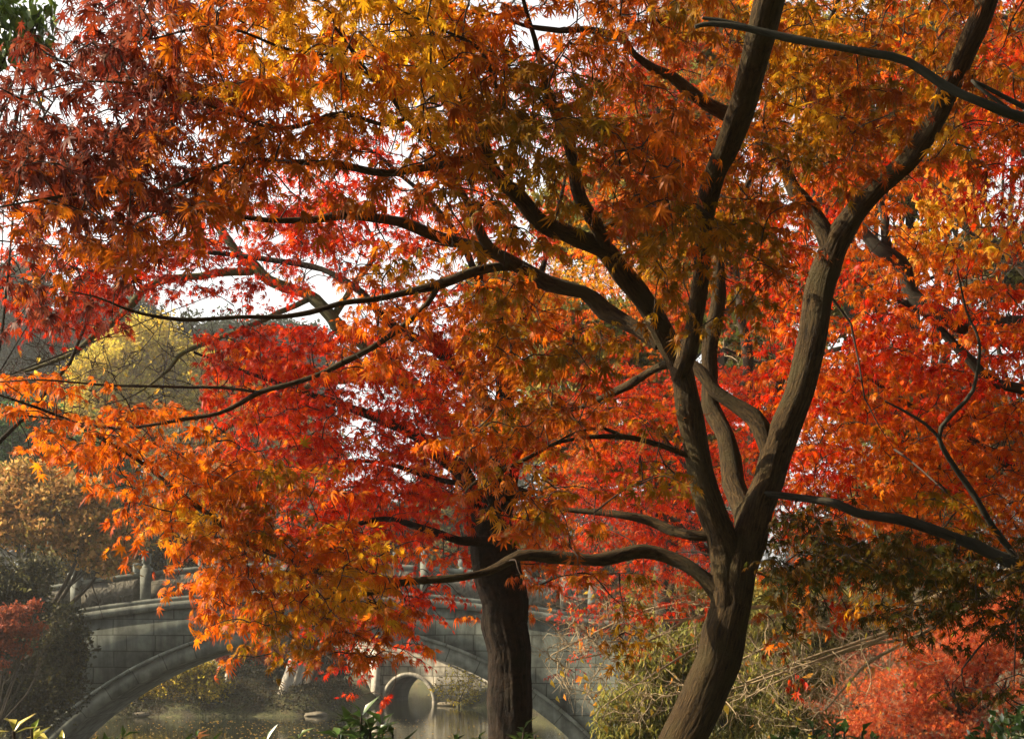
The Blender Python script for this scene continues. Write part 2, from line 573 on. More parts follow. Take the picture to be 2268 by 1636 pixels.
GB = """
.. .. c2 c3 .. .. .. .. .. .. .. .. .. .. o3 o3 r3 o3 o3 o4 r4 o3 o4 r4
.. .. c2 .. .. .. .. .. .. .. .. o3 r3 r4 c6 c6 o3 o3 o4 o4 r5 r4 o4 r6
.. c1 c1 c2 .. .. .. .. r2 r2 r3 r4 r4 r5 c6 r5 o4 r4 o4 o4 r4 o4 r4 r7
.. .. .. .. .. .. .. r2 r4 r2 r3 r3 r3 r4 o5 o6 o5 o5 o5 c6 r5 o5 r5 r8
.. .. .. .. r2 r4 r5 r6 r4 r3 o3 r4 r2 r3 o3 o5 o5 o5 r6 r6 o5 r4 r5 c6
r4 r2 r2 r3 r5 r4 r8 r9 r7 r6 o8 r5 r4 r3 o3 o4 o4 o5 r7 o5 o4 o4 y3 c2
r4 r5 c8 c8 c7 c3 r4 r3 r3 o4 o3 o5 y7 y7 y6 o6 o4 r5 r7 r5 o8 o8 o6 r2
c6 c8 c5 c1 .. c3 r2 .. o3 o7 r7 o6 o7 o5 o3 o6 r3 r2 r7 r6 r8 r8 r8 r8
.. .. .. .. c1 c8 r9 r7 r9 o8 c9 o6 r4 r3 r3 o3 r1 r2 r7 o7 r9 r9 r9 r9
.. .. .. .. .. r5 r9 r8 r6 r6 r9 o8 o6 r7 r8 r7 r8 r8 r8 r9 r9 r9 r9 r9
.. .. .. .. .. r6 r9 r8 r6 r8 r9 o8 o8 o7 r7 r7 r7 r8 r8 o9 o9 o9 o9 o8
.. .. .. .. .. r5 r7 r6 r8 r9 r9 o8 r3 r7 r8 r5 r6 r8 r9 r8 o8 o8 r9 o9
.. .. .. .. .. .. r6 r8 r9 r9 r6 r6 o6 r7 r8 r8 r7 r5 r8 o7 o8 o7 o7 o8
.. .. .. .. .. .. r2 r8 r5 r4 r3 r5 o6 r6 r5 r6 r6 .. o5 o5 o5 o4 o4 o5
.. .. .. .. .. .. .. r3 r5 r6 r2 r1 o3 r3 r4 r5 r5 .. u3 r4 y5 o3 o3 o5
.. .. .. .. .. .. .. r3 r5 r4 r1 .. .. r1 c2 r2 .. .. u2 r2 o1 o1 o2 ..
.. .. .. .. .. .. .. r1 r2 .. .. .. .. c1 .. .. .. .. r1 .. .. o2 .. ..
.. .. .. .. .. .. .. .. .. .. .. .. .. .. .. .. .. .. .. .. .. .. .. ..
"""
NC, NR = 24, 18
CW, CH = W / NC, H / NR


def parse(g):
    return [[(t[0], 0 if t[0] == '.' else int(t[1])) for t in row.split()] for row in g.strip().splitlines()]


GA, GB = parse(GA), parse(GB)


def owner(layer, col, row, let):
    """which tree carries the leaves of a cell, and between which distances"""
    if layer == 'a':
        if let == 'k':
            return 'C', 6.0, 7.6
        if row >= 9 and col <= 9:
            return 'A', 6.0, 7.3
        if row <= 5 and col <= 9:
            return 'A', 4.3, 5.9
        if row <= 5 and col <= 15:
            return 'A', 4.4, 6.2
        if col >= 18:
            return 'A', 5.6, 7.4
        return 'A', 5.4, 7.0
    if col >= 18:
        return 'C', 7.6, 10.0
    if col >= 13 or (let == 'c' and col >= 13):
        return 'D', 11.5, 14.5
    return 'B', 8.2, 10.6


LEAF = {'A': 0.041, 'B': 0.038, 'C': 0.038, 'D': 0.036}
TAU = {'a': 6.9, 'b': 5.0}
WOOD = [   # stretches of limb that stay clear of leaves on the near side: px, py, d, half width
    [(1640, 1240, 7, 46), (1600, 1420, 7, 52), (1500, 1640, 7, 55)],
    [(1600, 1200, 7, 36), (1552, 1060, 7, 32), (1508, 820, 6.9, 28), (1440, 690, 6.75, 25), (1340, 560, 6.45, 23), (1205, 498, 6.1, 20), (1150, 440, 5.95, 18), (1080, 345, 5.7, 15)],
    [(1505, 830, 6.9, 22), (1545, 640, 6.4, 20)], [(1570, 440, 5.8, 23), (1612, 320, 5.4, 28), (1678, 110, 4.8, 33), (1720, -40, 4.4, 36)],
    [(1404, 728, 7, 19), (1240, 628, 7, 18)], [(1080, 556, 6.8, 13), (985, 528, 6.6, 13), (800, 482, 6.2, 11), (700, 487, 6.1, 9)],
    [(1660, 1190, 7, 38), (1722, 1000, 7.1, 36), (1788, 790, 7.1, 34), (1818, 620, 7.1, 33), (1890, 480, 7, 27), (2010, 355, 6.8, 24), (2100, 200, 6.4, 25), (2180, 10, 6, 27)],
    [(1842, 570, 7.05, 24), (1785, 470, 7.1, 20), (1737, 380, 7.1, 17)], [(1700, 990, 7.1, 20), (1670, 925, 7.15, 19), (1545, 832, 7.25, 17)],
    [(1620, 1020, 7.4, 22), (1575, 850, 7.5, 20), (1590, 690, 7.4, 17)],
    [(1560, 1278, 7, 20), (1420, 1220, 7, 16), (1230, 1228, 6.85, 14), (1080, 1262, 6.8, 11), (870, 1288, 6.7, 8)],
    [(1345, 560, 6.45, 17), (1290, 443, 6.1, 15), (1260, 330, 5.8, 14)], [(1607, 262, 6.9, 16), (1510, 190, 6.6, 14), (1407, 120, 6.3, 9)],
    [(930, 374, 5.2, 9), (757, 367, 5, 8), (640, 358, 4.9, 6)], [(1104, 588, 6.8, 11), (970, 632, 6.65, 10), (757, 674, 6.5, 7), (500, 706, 6.3, 5), (293, 688, 6.1, 4)],
    [(970, 632, 6.65, 8), (857, 747, 6.5, 7), (577, 868, 6.4, 6), (333, 942, 6.3, 4)], [(2267, 258, 4.5, 14), (2093, 190, 4.4, 14), (1843, 100, 4.4, 12), (1577, 52, 4.4, 8)],
    [(2267, 1257, 6.8, 17), (2127, 1190, 6.8, 15), (1877, 1127, 6.8, 12), (1727, 1097, 7, 9)], [(2143, 1078, 6.7, 8), (2080, 970, 6.6, 7), (2158, 862, 6.6, 5), (2140, 688, 6.5, 3)],
    [(1090, 1230, 9, 52), (1117, 1380, 9, 55), (1131, 1640, 9, 52)], [(2267, 862, 8.6, 17), (2110, 762, 8.6, 12)], [(2020, 635, 8.5, 21), (1940, 545, 8.5, 17)],
    [(1484, 1175, 7, 11), (1264, 1130, 7.2, 6)], [(1457, 812, 7, 10), (1324, 888, 7.2, 7)], [(1377, 968, 6.8, 6), (1174, 1012, 6.6, 5)], [(1074, 530, 6.6, 12), (1010, 400, 6.1, 8)],
]
WOODS = np.array([(*a, *b) for w_ in WOOD for a, b in zip(w_[:-1], w_[1:])], float)


def hides_wood(px, py, d):
    a, b = WOODS[:, :4], WOODS[:, 4:]
    e = b[:, :2] - a[:, :2]
    q = np.array((px, py + 12)) - a[:, :2]
    t = np.clip((q * e).sum(1) / (e * e).sum(1), 0, 1)
    g = np.hypot(*(q - t[:, None] * e).T)
    wd = a[:, 3] + (b[:, 3] - a[:, 3]) * t + 26
    dd = a[:, 2] + (b[:, 2] - a[:, 2]) * t
    return bool(np.any((g < wd) & (d < dd + 0.1)))


# gaps in the canopy through which the sun reaches the bark: point, radius
SUNNY = [(P(1772, 790, 6.95), 0.24), (P(1765, 860, 6.95), 0.2), (P(1560, 1440, 6.85), 0.30), (P(1530, 1560, 6.85), 0.28), (P(1075, 1420, 8.9), 0.25), (P(1090, 1560, 8.9), 0.25), (P(1400, 1225, 6.9), 0.18), (P(1200, 1235, 6.8), 0.18)]


def opens_to_sun(p):
    for c, r_ in SUNNY:
        v = Vector([float(x) for x in p]) - c
        t_ = v.dot(SUN)
        if t_ > 0.05 and (v - SUN * t_).length < r_ and rng.uniform() < 0.93:
            return True
    return False


THICK = WOODS[WOODS[:, 3] >= 15]


def crosses_wood(a, s):
    """does a twig from a to s pass in front of a thick limb?"""
    p = np.array((CX + a[0] / a[1] * F, HY - (a[2] - EYE) / a[1] * F))
    q = np.array((CX + s[0] / s[1] * F, HY - (s[2] - EYE) / s[1] * F))
    r_, e = q - p, THICK[:, 4:6] - THICK[:, 0:2]
    den = r_[0] * e[:, 1] - r_[1] * e[:, 0]
    den = np.where(np.abs(den) < 1e-9, 1e-9, den)
    w0 = THICK[:, 0:2] - p
    u = (w0[:, 0] * e[:, 1] - w0[:, 1] * e[:, 0]) / den
    v = (w0[:, 0] * r_[1] - w0[:, 1] * r_[0]) / den
    near = min(a[1], s[1]) < THICK[:, 2] + 0.05
    return bool(np.any((u > 0.03) & (u < 0.97) & (v > 0) & (v < 1) & near))


sprays = {k: [] for k in 'ABCD'}      # x, y, z, letter, leaves
for layer, G in (('a', GA), ('b', GB)):
    for row in range(-3, NR):
        for col in range(-3, NC + 3):
            let, den = G[min(max(row, 0), NR - 1)][min(max(col, 0), NC - 1)]
            if den == 0 or (row < 0 and col < 2):
                continue
            t, d0, d1 = owner(layer, min(max(col, 0), NC - 1), max(row, 0), let)
            dm = (d0 + d1) / 2
            spx = LEAF[t] * 2 * 0.8 * F / dm
            nl = TAU[layer] * (den / 9) ** 1.6 * CW * CH / (0.20 * spx * spx)
            if row < 0 or col >= NC:
                nl *= 0.5
            if col < 0:
                nl *= 0.4 if row < 5 else 0.0
            per = 11
            ns = rng.poisson(nl / per)
            for _ in range(ns):
                px = (col + rng.uniform(-0.1, 1.1)) * CW
                py = (row + rng.uniform(-0.1, 1.1)) * CH
                # blend the colour with the neighbouring cells'
                c2 = min(max(int((px + rng.normal(0, 45)) // CW), 0), NC - 1)
                r2 = min(max(int((py + rng.normal(0, 40)) // CH), 0), NR - 1)
                l2 = G[r2][c2][0]
                if layer == 'b' and l2 == 'r' and rng.uniform() < (0.10 if c2 < 18 else 0.38):
                    l2 = 'o'
                if l2 == '.' or ((l2 == 'k') != (let == 'k')):
                    l2 = let
                dz = rng.uniform(d0, d1)
                if rng.uniform() < 0.86 and hides_wood(px, py, dz):
                    continue
                q = PV(px, py, dz)
                if opens_to_sun(q):
                    continue
                sprays[t].append((*q, l2))


def grow(tree, limbs_nodes, pts, parent, twig_r=0.0028, tmpl=T_MAPLE, leaf=0.048, lm=M_MAPLE, tm=M_TWIG, per=11, maxlen=None):
    """attach every spray to the nearest wood already grown; one twig mesh and one leaf mesh"""
    P0 = np.array([p[:3] for p in pts], np.float32)
    L0 = np.asarray(limbs_nodes, np.float32)
    dist = np.empty(len(P0), np.float32)
    for i in range(0, len(P0), 500):
        dd = np.linalg.norm(P0[i:i + 500, None] - L0[None], axis=2)
        dist[i:i + 500] = dd.min(1)
    order = np.argsort(dist)
    cap = len(L0) + 4 * len(P0)
    nodes = np.empty((cap, 3), np.float32)
    nodes[:len(L0)] = L0
    k = len(L0)
    tb, lb = Buf(), Buf()
    pos, tip, up, letters = [], [], [], []
    for i in order:
        s = P0[i]
        dv = nodes[:k] - s
        j = int(np.argmin((dv * dv).sum(1)))
        a = nodes[j].astype(float)
        v = s - a
        L = float(np.linalg.norm(v))
        if L < 0.02:
            continue
        if L > 0.2 and crosses_wood(a, s):
            continue
        mid1 = a + v * 0.35 + rng.normal(0, 0.07 * L, 3) + (0, 0, 0.06 * L)
        mid2 = a + v * 0.7 + rng.normal(0, 0.05 * L, 3) + (0, 0, 0.06 * L)
        r0 = twig_r * (1.0 + min(L, 1.2) * 1.6)
        path = catmull([(*a, r0), (*mid1, r0 * .8), (*mid2, r0 * .6), (*s, twig_r * .45)], max(0.05, L / 7))
        tube(tb, path, n=4, cap=False)
        for m in (mid1, mid2, s):
            nodes[k] = m
            k += 1
        ax = v / L
        ax = ax * np.array((1, 1, 0.5)) + rng.normal(0, 0.25, 3)
        ax /= np.linalg.norm(ax)
        side = np.cross(ax, (0, 0, 1))
        side /= np.linalg.norm(side) + 1e-6
        nt_ = 3
        got = 0
        for q in range(nt_):
            b = math.radians((q - 1) * 48 + rng.normal(0, 12))
            d = ax * math.cos(b) + side * math.sin(b) + np.array((0, 0, rng.normal(-0.12, 0.15)))
            d /= np.linalg.norm(d)
            ln = rng.uniform(0.07, 0.14)
            st = s if q == 1 else (mid2 * 0.5 + s * 0.5)
            e = st + d * ln + (0, 0, -0.02)
            tube(tb, catmull([(*st, twig_r * .45), (*((st + e) / 2 + (0, 0, .008)), twig_r * .38), (*e, twig_r * .25)], 0.06), n=3, cap=False)
            nn = 4 if q != 1 else 3
            for h in range(nn):
                sgn = 1 if h % 2 else -1
                f = (h + 1.0) / nn
                p = st + (e - st) * f
                perp = np.cross(d, (0, 0, 1)) * sgn * (0.9 if h < nn - 1 else 0.25)
                pos.append(p + perp * leaf * 0.5)
                tip.append(d * 0.55 + perp * 0.75 + np.array((0, 0, -rng.uniform(0.15, 1.1))) + rng.normal(0, 0.28, 3))
                up.append(np.array((0, 0, 1.0)) + d * 0.25 + rng.normal(0, 0.38, 3))
                letters.append(pts[i][3])
    pos, tip, up = map(lambda q: np.array(q, np.float32), (pos, tip, up))
    letters = np.array(letters)
    col = np.zeros((len(pos), 3), np.float32)
    for l in set(letters.tolist()):
        m = letters == l
        col[m] = colours(PAL[l], int(m.sum()))
    size = leaf * np.clip(rng.normal(1, 0.27, len(pos)), 0.45, 1.7)
    if tmpl is T_MAPLE:
        var = rng.choice(len(MAPLES), len(pos), p=(0.32, 0.24, 0.16, 0.18, 0.10))
        for q in range(len(MAPLES)):
            m = var == q
            put_leaves(lb, MAPLES[q], pos[m], tip[m], up[m], size[m], col[m])
    else:
        put_leaves(lb, tmpl, pos, tip, up, size, col)
    tb.build('twigs', tm, parent)
    lb.build('crown', lm, parent)
    return len(pos)


def build_limbs(parent, specs, mat, rough=0.10, furrow=0.0):
    """specs: list of (part name, rows of px, py, d, half width px, sides); returns nodes for twigs"""
    nodes = []
    for i, (nm, pts, n) in enumerate(specs):
        fine = furrow > 0 and n >= 16
        path = limb_path(pts, 0.02 if fine else 0.05)
        rgk = np.random.default_rng(900 + i)
        ln_ = np.concatenate([[0], np.cumsum(np.linalg.norm(np.diff(path[:, :3], axis=0), axis=1))])
        kn = np.arange(0, ln_[-1] + 0.5, 0.16)
        amp = 0.07 if fine else 0.34
        off = np.stack([np.interp(ln_, kn, rgk.normal(0, 1, len(kn))) for _ in range(3)], -1) * path[:, 3:4] * amp
        fade = np.clip(ln_ / 0.3, 0, 1)[:, None]
        path[:, :3] += off * fade
        path[:, 3] *= 1 + np.interp(ln_, kn, rgk.normal(0, 0.025 if fine else 0.09, len(kn))).clip(-.15, .3)
        b = Buf()
        tube(b, path, n=110 if fine else n, rough=rough if n > 8 else rough * 0.5, seed=i, furrow=furrow if fine else 0)
        if fine:
            path = path[::2]
        b.build(nm, mat, parent, smooth=True)
        q = path[::2]
        q = q[q[:, 3] < 0.027]
        nodes.append(q[:, :3])
    return np.concatenate(nodes)


def base_at(px, py, d, gz):
    q = P(px, py, d)
    return (q.x, q.y, gz)


# ------------------------------------------------------------------ terrain, water
POND = np.array([(-14, 14), (2.0, 13), (1.6, 20), (2.4, 40), (2.6, 55), (-2.9, 66), (-1.2, 74), (4, 95), (-10, 102), (-25, 100), (-22, 84),
                 (-6.8, 78), (-6.3, 60), (-8, 56.5), (-17, 55.5), (-15, 48), (-13, 41), (-13.2, 30)], float)


def pond_sd(x, y):
    """signed distance to the shore, positive on land"""
    d = np.full(x.shape, 1e9)
    inside = np.zeros(x.shape, bool)
    n = len(POND)
    for i in range(n):
        ax, ay = POND[i]
        bx, by = POND[(i + 1) % n]
        ex, ey = bx - ax, by - ay
        t = np.clip(((x - ax) * ex + (y - ay) * ey) / (ex * ex + ey * ey), 0, 1)
        d = np.minimum(d, np.hypot(x - ax - t * ex, y - ay - t * ey))
        cond = ((ay > y) != (by > y)) & (x < ex * (y - ay) / (ey + 1e-12) + ax)
        inside ^= cond
    return np.where(inside, -d, d)


def ground_z(x, y):
    x, y = np.asarray(x, float), np.asarray(y, float)
    s = pond_sd(x, y) + 0.35 * np.sin(x * 1.7 + y * 0.6) * np.cos(y * 1.3)
    top = np.where(y < 30, 1.4, 0.9)
    z = WATER + np.where(s > 0, np.minimum(s * 0.75, top), np.maximum(s * 0.5, -1.6))
    hill = np.clip((y - 105) / 120, 0, 1) ** 1.3 * 9 * np.where(s > 0, 1, 0)
    z = z + hill + np.where(s > 1, 0.12 * np.sin(x * 0.9) * np.sin(y * 0.7), 0)
    return z


def gz(x, y):
    return float(ground_z(np.array([x]), np.array([y]))[0])


xs = np.concatenate([np.linspace(-108, -60, 12), np.arange(-58, 58, 0.8), np.linspace(60, 108, 12)])
ys = np.concatenate([np.linspace(-14, -9, 4), np.arange(-8, 130, 0.8), np.linspace(132, 190, 20)])
GX, GY = np.meshgrid(xs, ys)
gb = Buf()
nx, ny = len(xs), len(ys)
idx = np.arange(nx * ny).reshape(ny, nx)
gb.add(np.stack([GX, GY, ground_z(GX, GY)], -1).reshape(-1, 3),
       np.stack([idx[:-1, :-1], idx[:-1, 1:], idx[1:, 1:], idx[1:, :-1]], -1).reshape(-1, 4))
mg, t, b, out = new_mat('leafy_soil')
geo = N(t, 'ShaderNodeNewGeometry')
n1 = N(t, 'ShaderNodeTexNoise', Scale=1.2, Detail=6.0)
n2 = N(t, 'ShaderNodeTexNoise', Scale=14.0, Detail=4.0)
t.links.new(geo.outputs['Position'], n1.inputs['Vector'])
t.links.new(geo.outputs['Position'], n2.inputs['Vector'])
c1 = ramp(t, n1.outputs['Fac'], [(0.35, (0.045, 0.04, 0.022)), (0.55, (0.075, 0.085, 0.03)), (0.75, (0.13, 0.10, 0.055))])
c2 = ramp(t, n2.outputs['Fac'], [(0.35, (0.5, 0.5, 0.5)), (0.65, (1.3, 1.2, 1.1))])
mu = N(t, 'ShaderNodeMixRGB', blend_type='MULTIPLY')
mu.inputs[0].default_value = 1
t.links.new(c1, mu.inputs[1])
t.links.new(c2, mu.inputs[2])
t.links.new(mu.outputs[0], b.inputs['Base Color'])
b.inputs['Roughness'].default_value = 1
bp = N(t, 'ShaderNodeBump', Strength=0.8, Distance=0.1)
t.links.new(n2.outputs['Fac'], bp.inputs['Height'])
t.links.new(bp.outputs[0], b.inputs['Normal'])
g = gb.build('ground', mg, smooth=True)
g['kind'] = 'structure'
g['label'] = 'dark leafy earth banks around the pond'

mw, t, b, out = new_mat('pond_water')
b.inputs['Base Color'].default_value = (0.016, 0.019, 0.010, 1)
b.inputs['Roughness'].default_value = 0.035
b.inputs['IOR'].default_value = 1.33
geo = N(t, 'ShaderNodeNewGeometry')
mp = N(t, 'ShaderNodeMapping')
mp.inputs['Scale'].default_value = (1.0, 2.2, 1)
t.links.new(geo.outputs['Position'], mp.inputs[0])
nw = N(t, 'ShaderNodeTexNoise', Scale=2.2, Detail=3.0, Roughness=0.5)
t.links.new(mp.outputs[0], nw.inputs['Vector'])
bp = N(t, 'ShaderNodeBump', Strength=0.07, Distance=0.05)
t.links.new(nw.outputs['Fac'], bp.inputs['Height'])
t.links.new(bp.outputs[0], b.inputs['Normal'])
wb = Buf()
wb.add([(-40, 8, WATER), (14, 8, WATER), (14, 106, WATER), (-40, 106, WATER)], [(0, 1, 2, 3)])
w = wb.build('water', mw)
w['kind'] = 'structure'
w['label'] = 'still grey green pond water reflecting the stone bridges'

# ------------------------------------------------------------------ near stone arch bridge
M_STONE = stone_material('bridge_granite', (0.135, 0.155, 0.138), (1.15, 0.46), 0.018, 0.65)
M_STONE_P = stone_material('plain_granite', (0.165, 0.18, 0.158), None, stain=0.55)
M_STONE_R = stone_material('ring_granite', (0.18, 0.198, 0.175), (1.3, 2.0), 0.015, 0.5, use_uv=True)
M_CARVE, t, b, out = new_mat('carved_granite')
tc = N(t, 'ShaderNodeTexCoord')
vo = N(t, 'ShaderNodeTexVoronoi', Scale=7.0, feature='SMOOTH_F1')
nz = N(t, 'ShaderNodeTexNoise', Scale=5.0, Detail=5.0, Distortion=1.6)
t.links.new(tc.outputs['Object'], nz.inputs['Vector'])
t.links.new(tc.outputs['Object'], vo.inputs['Vector'])
t.links.new(ramp(t, nz.outputs['Fac'], [(0.35, (0.06, 0.058, 0.047)), (0.65, (0.15, 0.145, 0.12))]), b.inputs['Base Color'])
b.inputs['Roughness'].default_value = 0.95
bp = N(t, 'ShaderNodeBump', Strength=1.0, Distance=0.06)
t.links.new(nz.outputs['Fac'], bp.inputs['Height'])
t.links.new(bp.outputs[0], b.inputs['Normal'])


def box_v(c, s):
    x, y, z = c
    a, b_, c_ = s[0] / 2, s[1] / 2, s[2] / 2
    v = [(x - a, y - b_, z - c_), (x + a, y - b_, z - c_), (x + a, y + b_, z - c_), (x - a, y + b_, z - c_),
         (x - a, y - b_, z + c_), (x + a, y - b_, z + c_), (x + a, y + b_, z + c_), (x - a, y + b_, z + c_)]
    f = [(0, 3, 2, 1), (4, 5, 6, 7), (0, 1, 5, 4), (1, 2, 6, 5), (2, 3, 7, 6), (3, 0, 4, 7)]
    return np.array(v), np.array(f)


def lathe(buf, c, prof, n=14):
    ang = np.linspace(0, 2 * math.pi, n, endpoint=False)
    V = []
    for r_, z_ in prof:
        V += [(c[0] + r_ * math.cos(a), c[1] + r_ * math.sin(a), c[2] + z_) for a in ang]
    fs = []
    for i in range(len(prof) - 1):
        for j in range(n):
            fs.append((i * n + j, i * n + (j + 1) % n, (i + 1) * n + (j + 1) % n, (i + 1) * n + j))
    buf.add(V, fs)
    top = len(prof) - 1
    buf.add([V[top * n + j] for j in range(n)] + [(c[0], c[1], c[2] + prof[-1][1])], [(j, (j + 1) % n, n) for j in range(n)])


def band(buf, xs_, lo, hi, y0, y1, uvlen=False):
    """solid strip between curves lo(x) and hi(x), from y0 (front) to y1 (back)"""
    n = len(xs_)
    V = np.zeros((4, n, 3))
    V[0] = np.stack([xs_, np.full(n, y0), lo], -1)
    V[1] = np.stack([xs_, np.full(n, y0), hi], -1)
    V[2] = np.stack([xs_, np.full(n, y1), hi], -1)
    V[3] = np.stack([xs_, np.full(n, y1), lo], -1)
    i_ = np.arange(4 * n).reshape(4, n)
    fs = []
    for a, c in ((0, 1), (1, 2), (2, 3), (3, 0)):
        fs.append(np.stack([i_[a, :-1], i_[a, 1:], i_[c, 1:], i_[c, :-1]], -1))
    fs.append(np.array([[i_[0, 0], i_[1, 0], i_[2, 0], i_[3, 0]], [i_[0, -1], i_[3, -1], i_[2, -1], i_[1, -1]]]))
    buf.add(V.reshape(-1, 3), np.concatenate(fs))


def arch_ring(buf, cx, cz, ri, ro, a0, a1, y0, y1, n=48):
    th = np.linspace(a0, a1, n)
    V = np.zeros((4, n, 3))
    UV = np.zeros((4, n, 2))
    for k, (r_, y_) in enumerate(((ri, y0), (ro, y0), (ro, y1), (ri, y1))):
        V[k] = np.stack([cx + r_ * np.sin(th), np.full(n, y_), cz + r_ * np.cos(th)], -1)
        UV[k] = np.stack([(th - a0) * ro, np.full(n, (0.1, 0.5, 1.3, 1.7)[k])], -1)
    i_ = np.arange(4 * n).reshape(4, n)
    fs = []
    for a, c in ((0, 1), (1, 2), (2, 3), (3, 0)):
        fs.append(np.stack([i_[a, :-1], i_[a, 1:], i_[c, 1:], i_[c, :-1]], -1))
    buf.add(V.reshape(-1, 3), np.concatenate(fs), uv=UV.reshape(-1, 2))


def near_bridge():
    d = 40.0
    root = thing('arch_bridge', 'nearer stone bridge with one wide low arch and carved parapet behind the dark trunk', 'bridge', (-5.6, d, WATER))
    wd = 3.2
    Rr = 11.0
    apex = 2.09 - WATER
    cz = apex - Rr
    half = 10.2

    def deck(x):
        return 2.72 - WATER - 0.47 * (x / 6.3) ** 2 + 0.10 * np.maximum(0, np.abs(x) - 7) ** 2 * 0.5
    xs_ = np.linspace(-half, half, 121)
    ring_in, ring_out = Rr - 0.40, Rr
    low = np.where(np.abs(xs_) < ring_out, cz + np.sqrt(np.maximum(ring_out ** 2 - xs_ ** 2, 0)), -1.2)
    low = np.maximum(low, -1.2) - 0.02
    b = Buf()
    band(b, xs_, low, deck(xs_), 0.05, wd - 0.05)
    b.build('spandrel_wall', M_STONE, root)
    b = Buf()
    a1 = math.acos((-1.2 - cz) / Rr)
    arch_ring(b, 0, cz, ring_in, ring_out, -a1, a1, -0.03, wd + 0.03)
    b.build('arch_ring', M_STONE_R, root, smooth=False)
    b = Buf()
    th = np.linspace(-a1, a1, 60)
    arch_ring(b, 0, cz, ring_out + 0.003, ring_out + 0.10, -a1, a1, -0.09, -0.001, 60)
    b.build('hood_moulding', M_STONE_R, root)
    b = Buf()
    band(b, xs_, deck(xs_) + 0.003, deck(xs_) + 0.22, -0.10, wd + 0.10)
    band(b, xs_, deck(xs_) + 0.223, deck(xs_) + 0.36, -0.02, wd + 0.02)
    b.build('cornice', M_STONE_P, root)
    base = 0.36
    px0 = (312 - 690) / 77.5
    for side, yy in ((0, 0.14), (1, wd - 0.14)):
        off = 0 if side == 0 else 0.95
        xsq = [px0 + off + 2.0 * k for k in range(-2, 7)]
        xsq = [x for x in xsq if abs(x) < half - 0.3]
        for i, x in enumerate(xsq):
            z0 = float(deck(np.array(x))) + base
            b = Buf()
            v, f = box_v((x, yy, z0 + 0.46), (0.30, 0.26, 0.92))
            b.add(v, f)
            p = b.build('post', M_STONE_P, root)
            b = Buf()
            lathe(b, (x, yy, z0 + 0.921), [(0.13, 0), (0.13, 0.04), (0.085, 0.06), (0.085, 0.10), (0.13, 0.13), (0.135, 0.30), (0.12, 0.33), (0.145, 0.35), (0.14, 0.40), (0.05, 0.43)])
            b.build('post_cap', M_STONE_P, p, smooth=False)
            if i + 1 < len(xsq):
                x2 = xsq[i + 1]
                xa = np.linspace(x + 0.152, x2 - 0.152, 8)
                b = Buf()
                band(b, xa, deck(xa) + base + 0.66, deck(xa) + base + 0.80, yy - 0.10, yy + 0.10)
                b.build('rail', M_STONE_P, root)
                b = Buf()
                band(b, xa, deck(xa) + base + 0.003, deck(xa) + base + 0.657, yy - 0.08, yy + 0.08)
                b.build('panel', M_CARVE, root)


near_bridge()

# ------------------------------------------------------------------ far stone bridge
M_STONE_F = stone_material('pale_granite', (0.40, 0.375, 0.31), (0.9, 0.45), 0.03, 0.5)
M_STONE_FP = stone_material('pale_plain_granite', (0.44, 0.41, 0.345), None, stain=0.3)
M_STONE_FR = stone_material('pale_ring_granite', (0.36, 0.335, 0.28), (0.6, 2.0), 0.012, 0.3, use_uv=True)


M_VAULT_SHADE = stone_material('vault_shade_granite', (0.07, 0.068, 0.055), (0.6, 2.0), 0.02, 0.5, use_uv=True)  # shade inside the vaults put into the stone colour


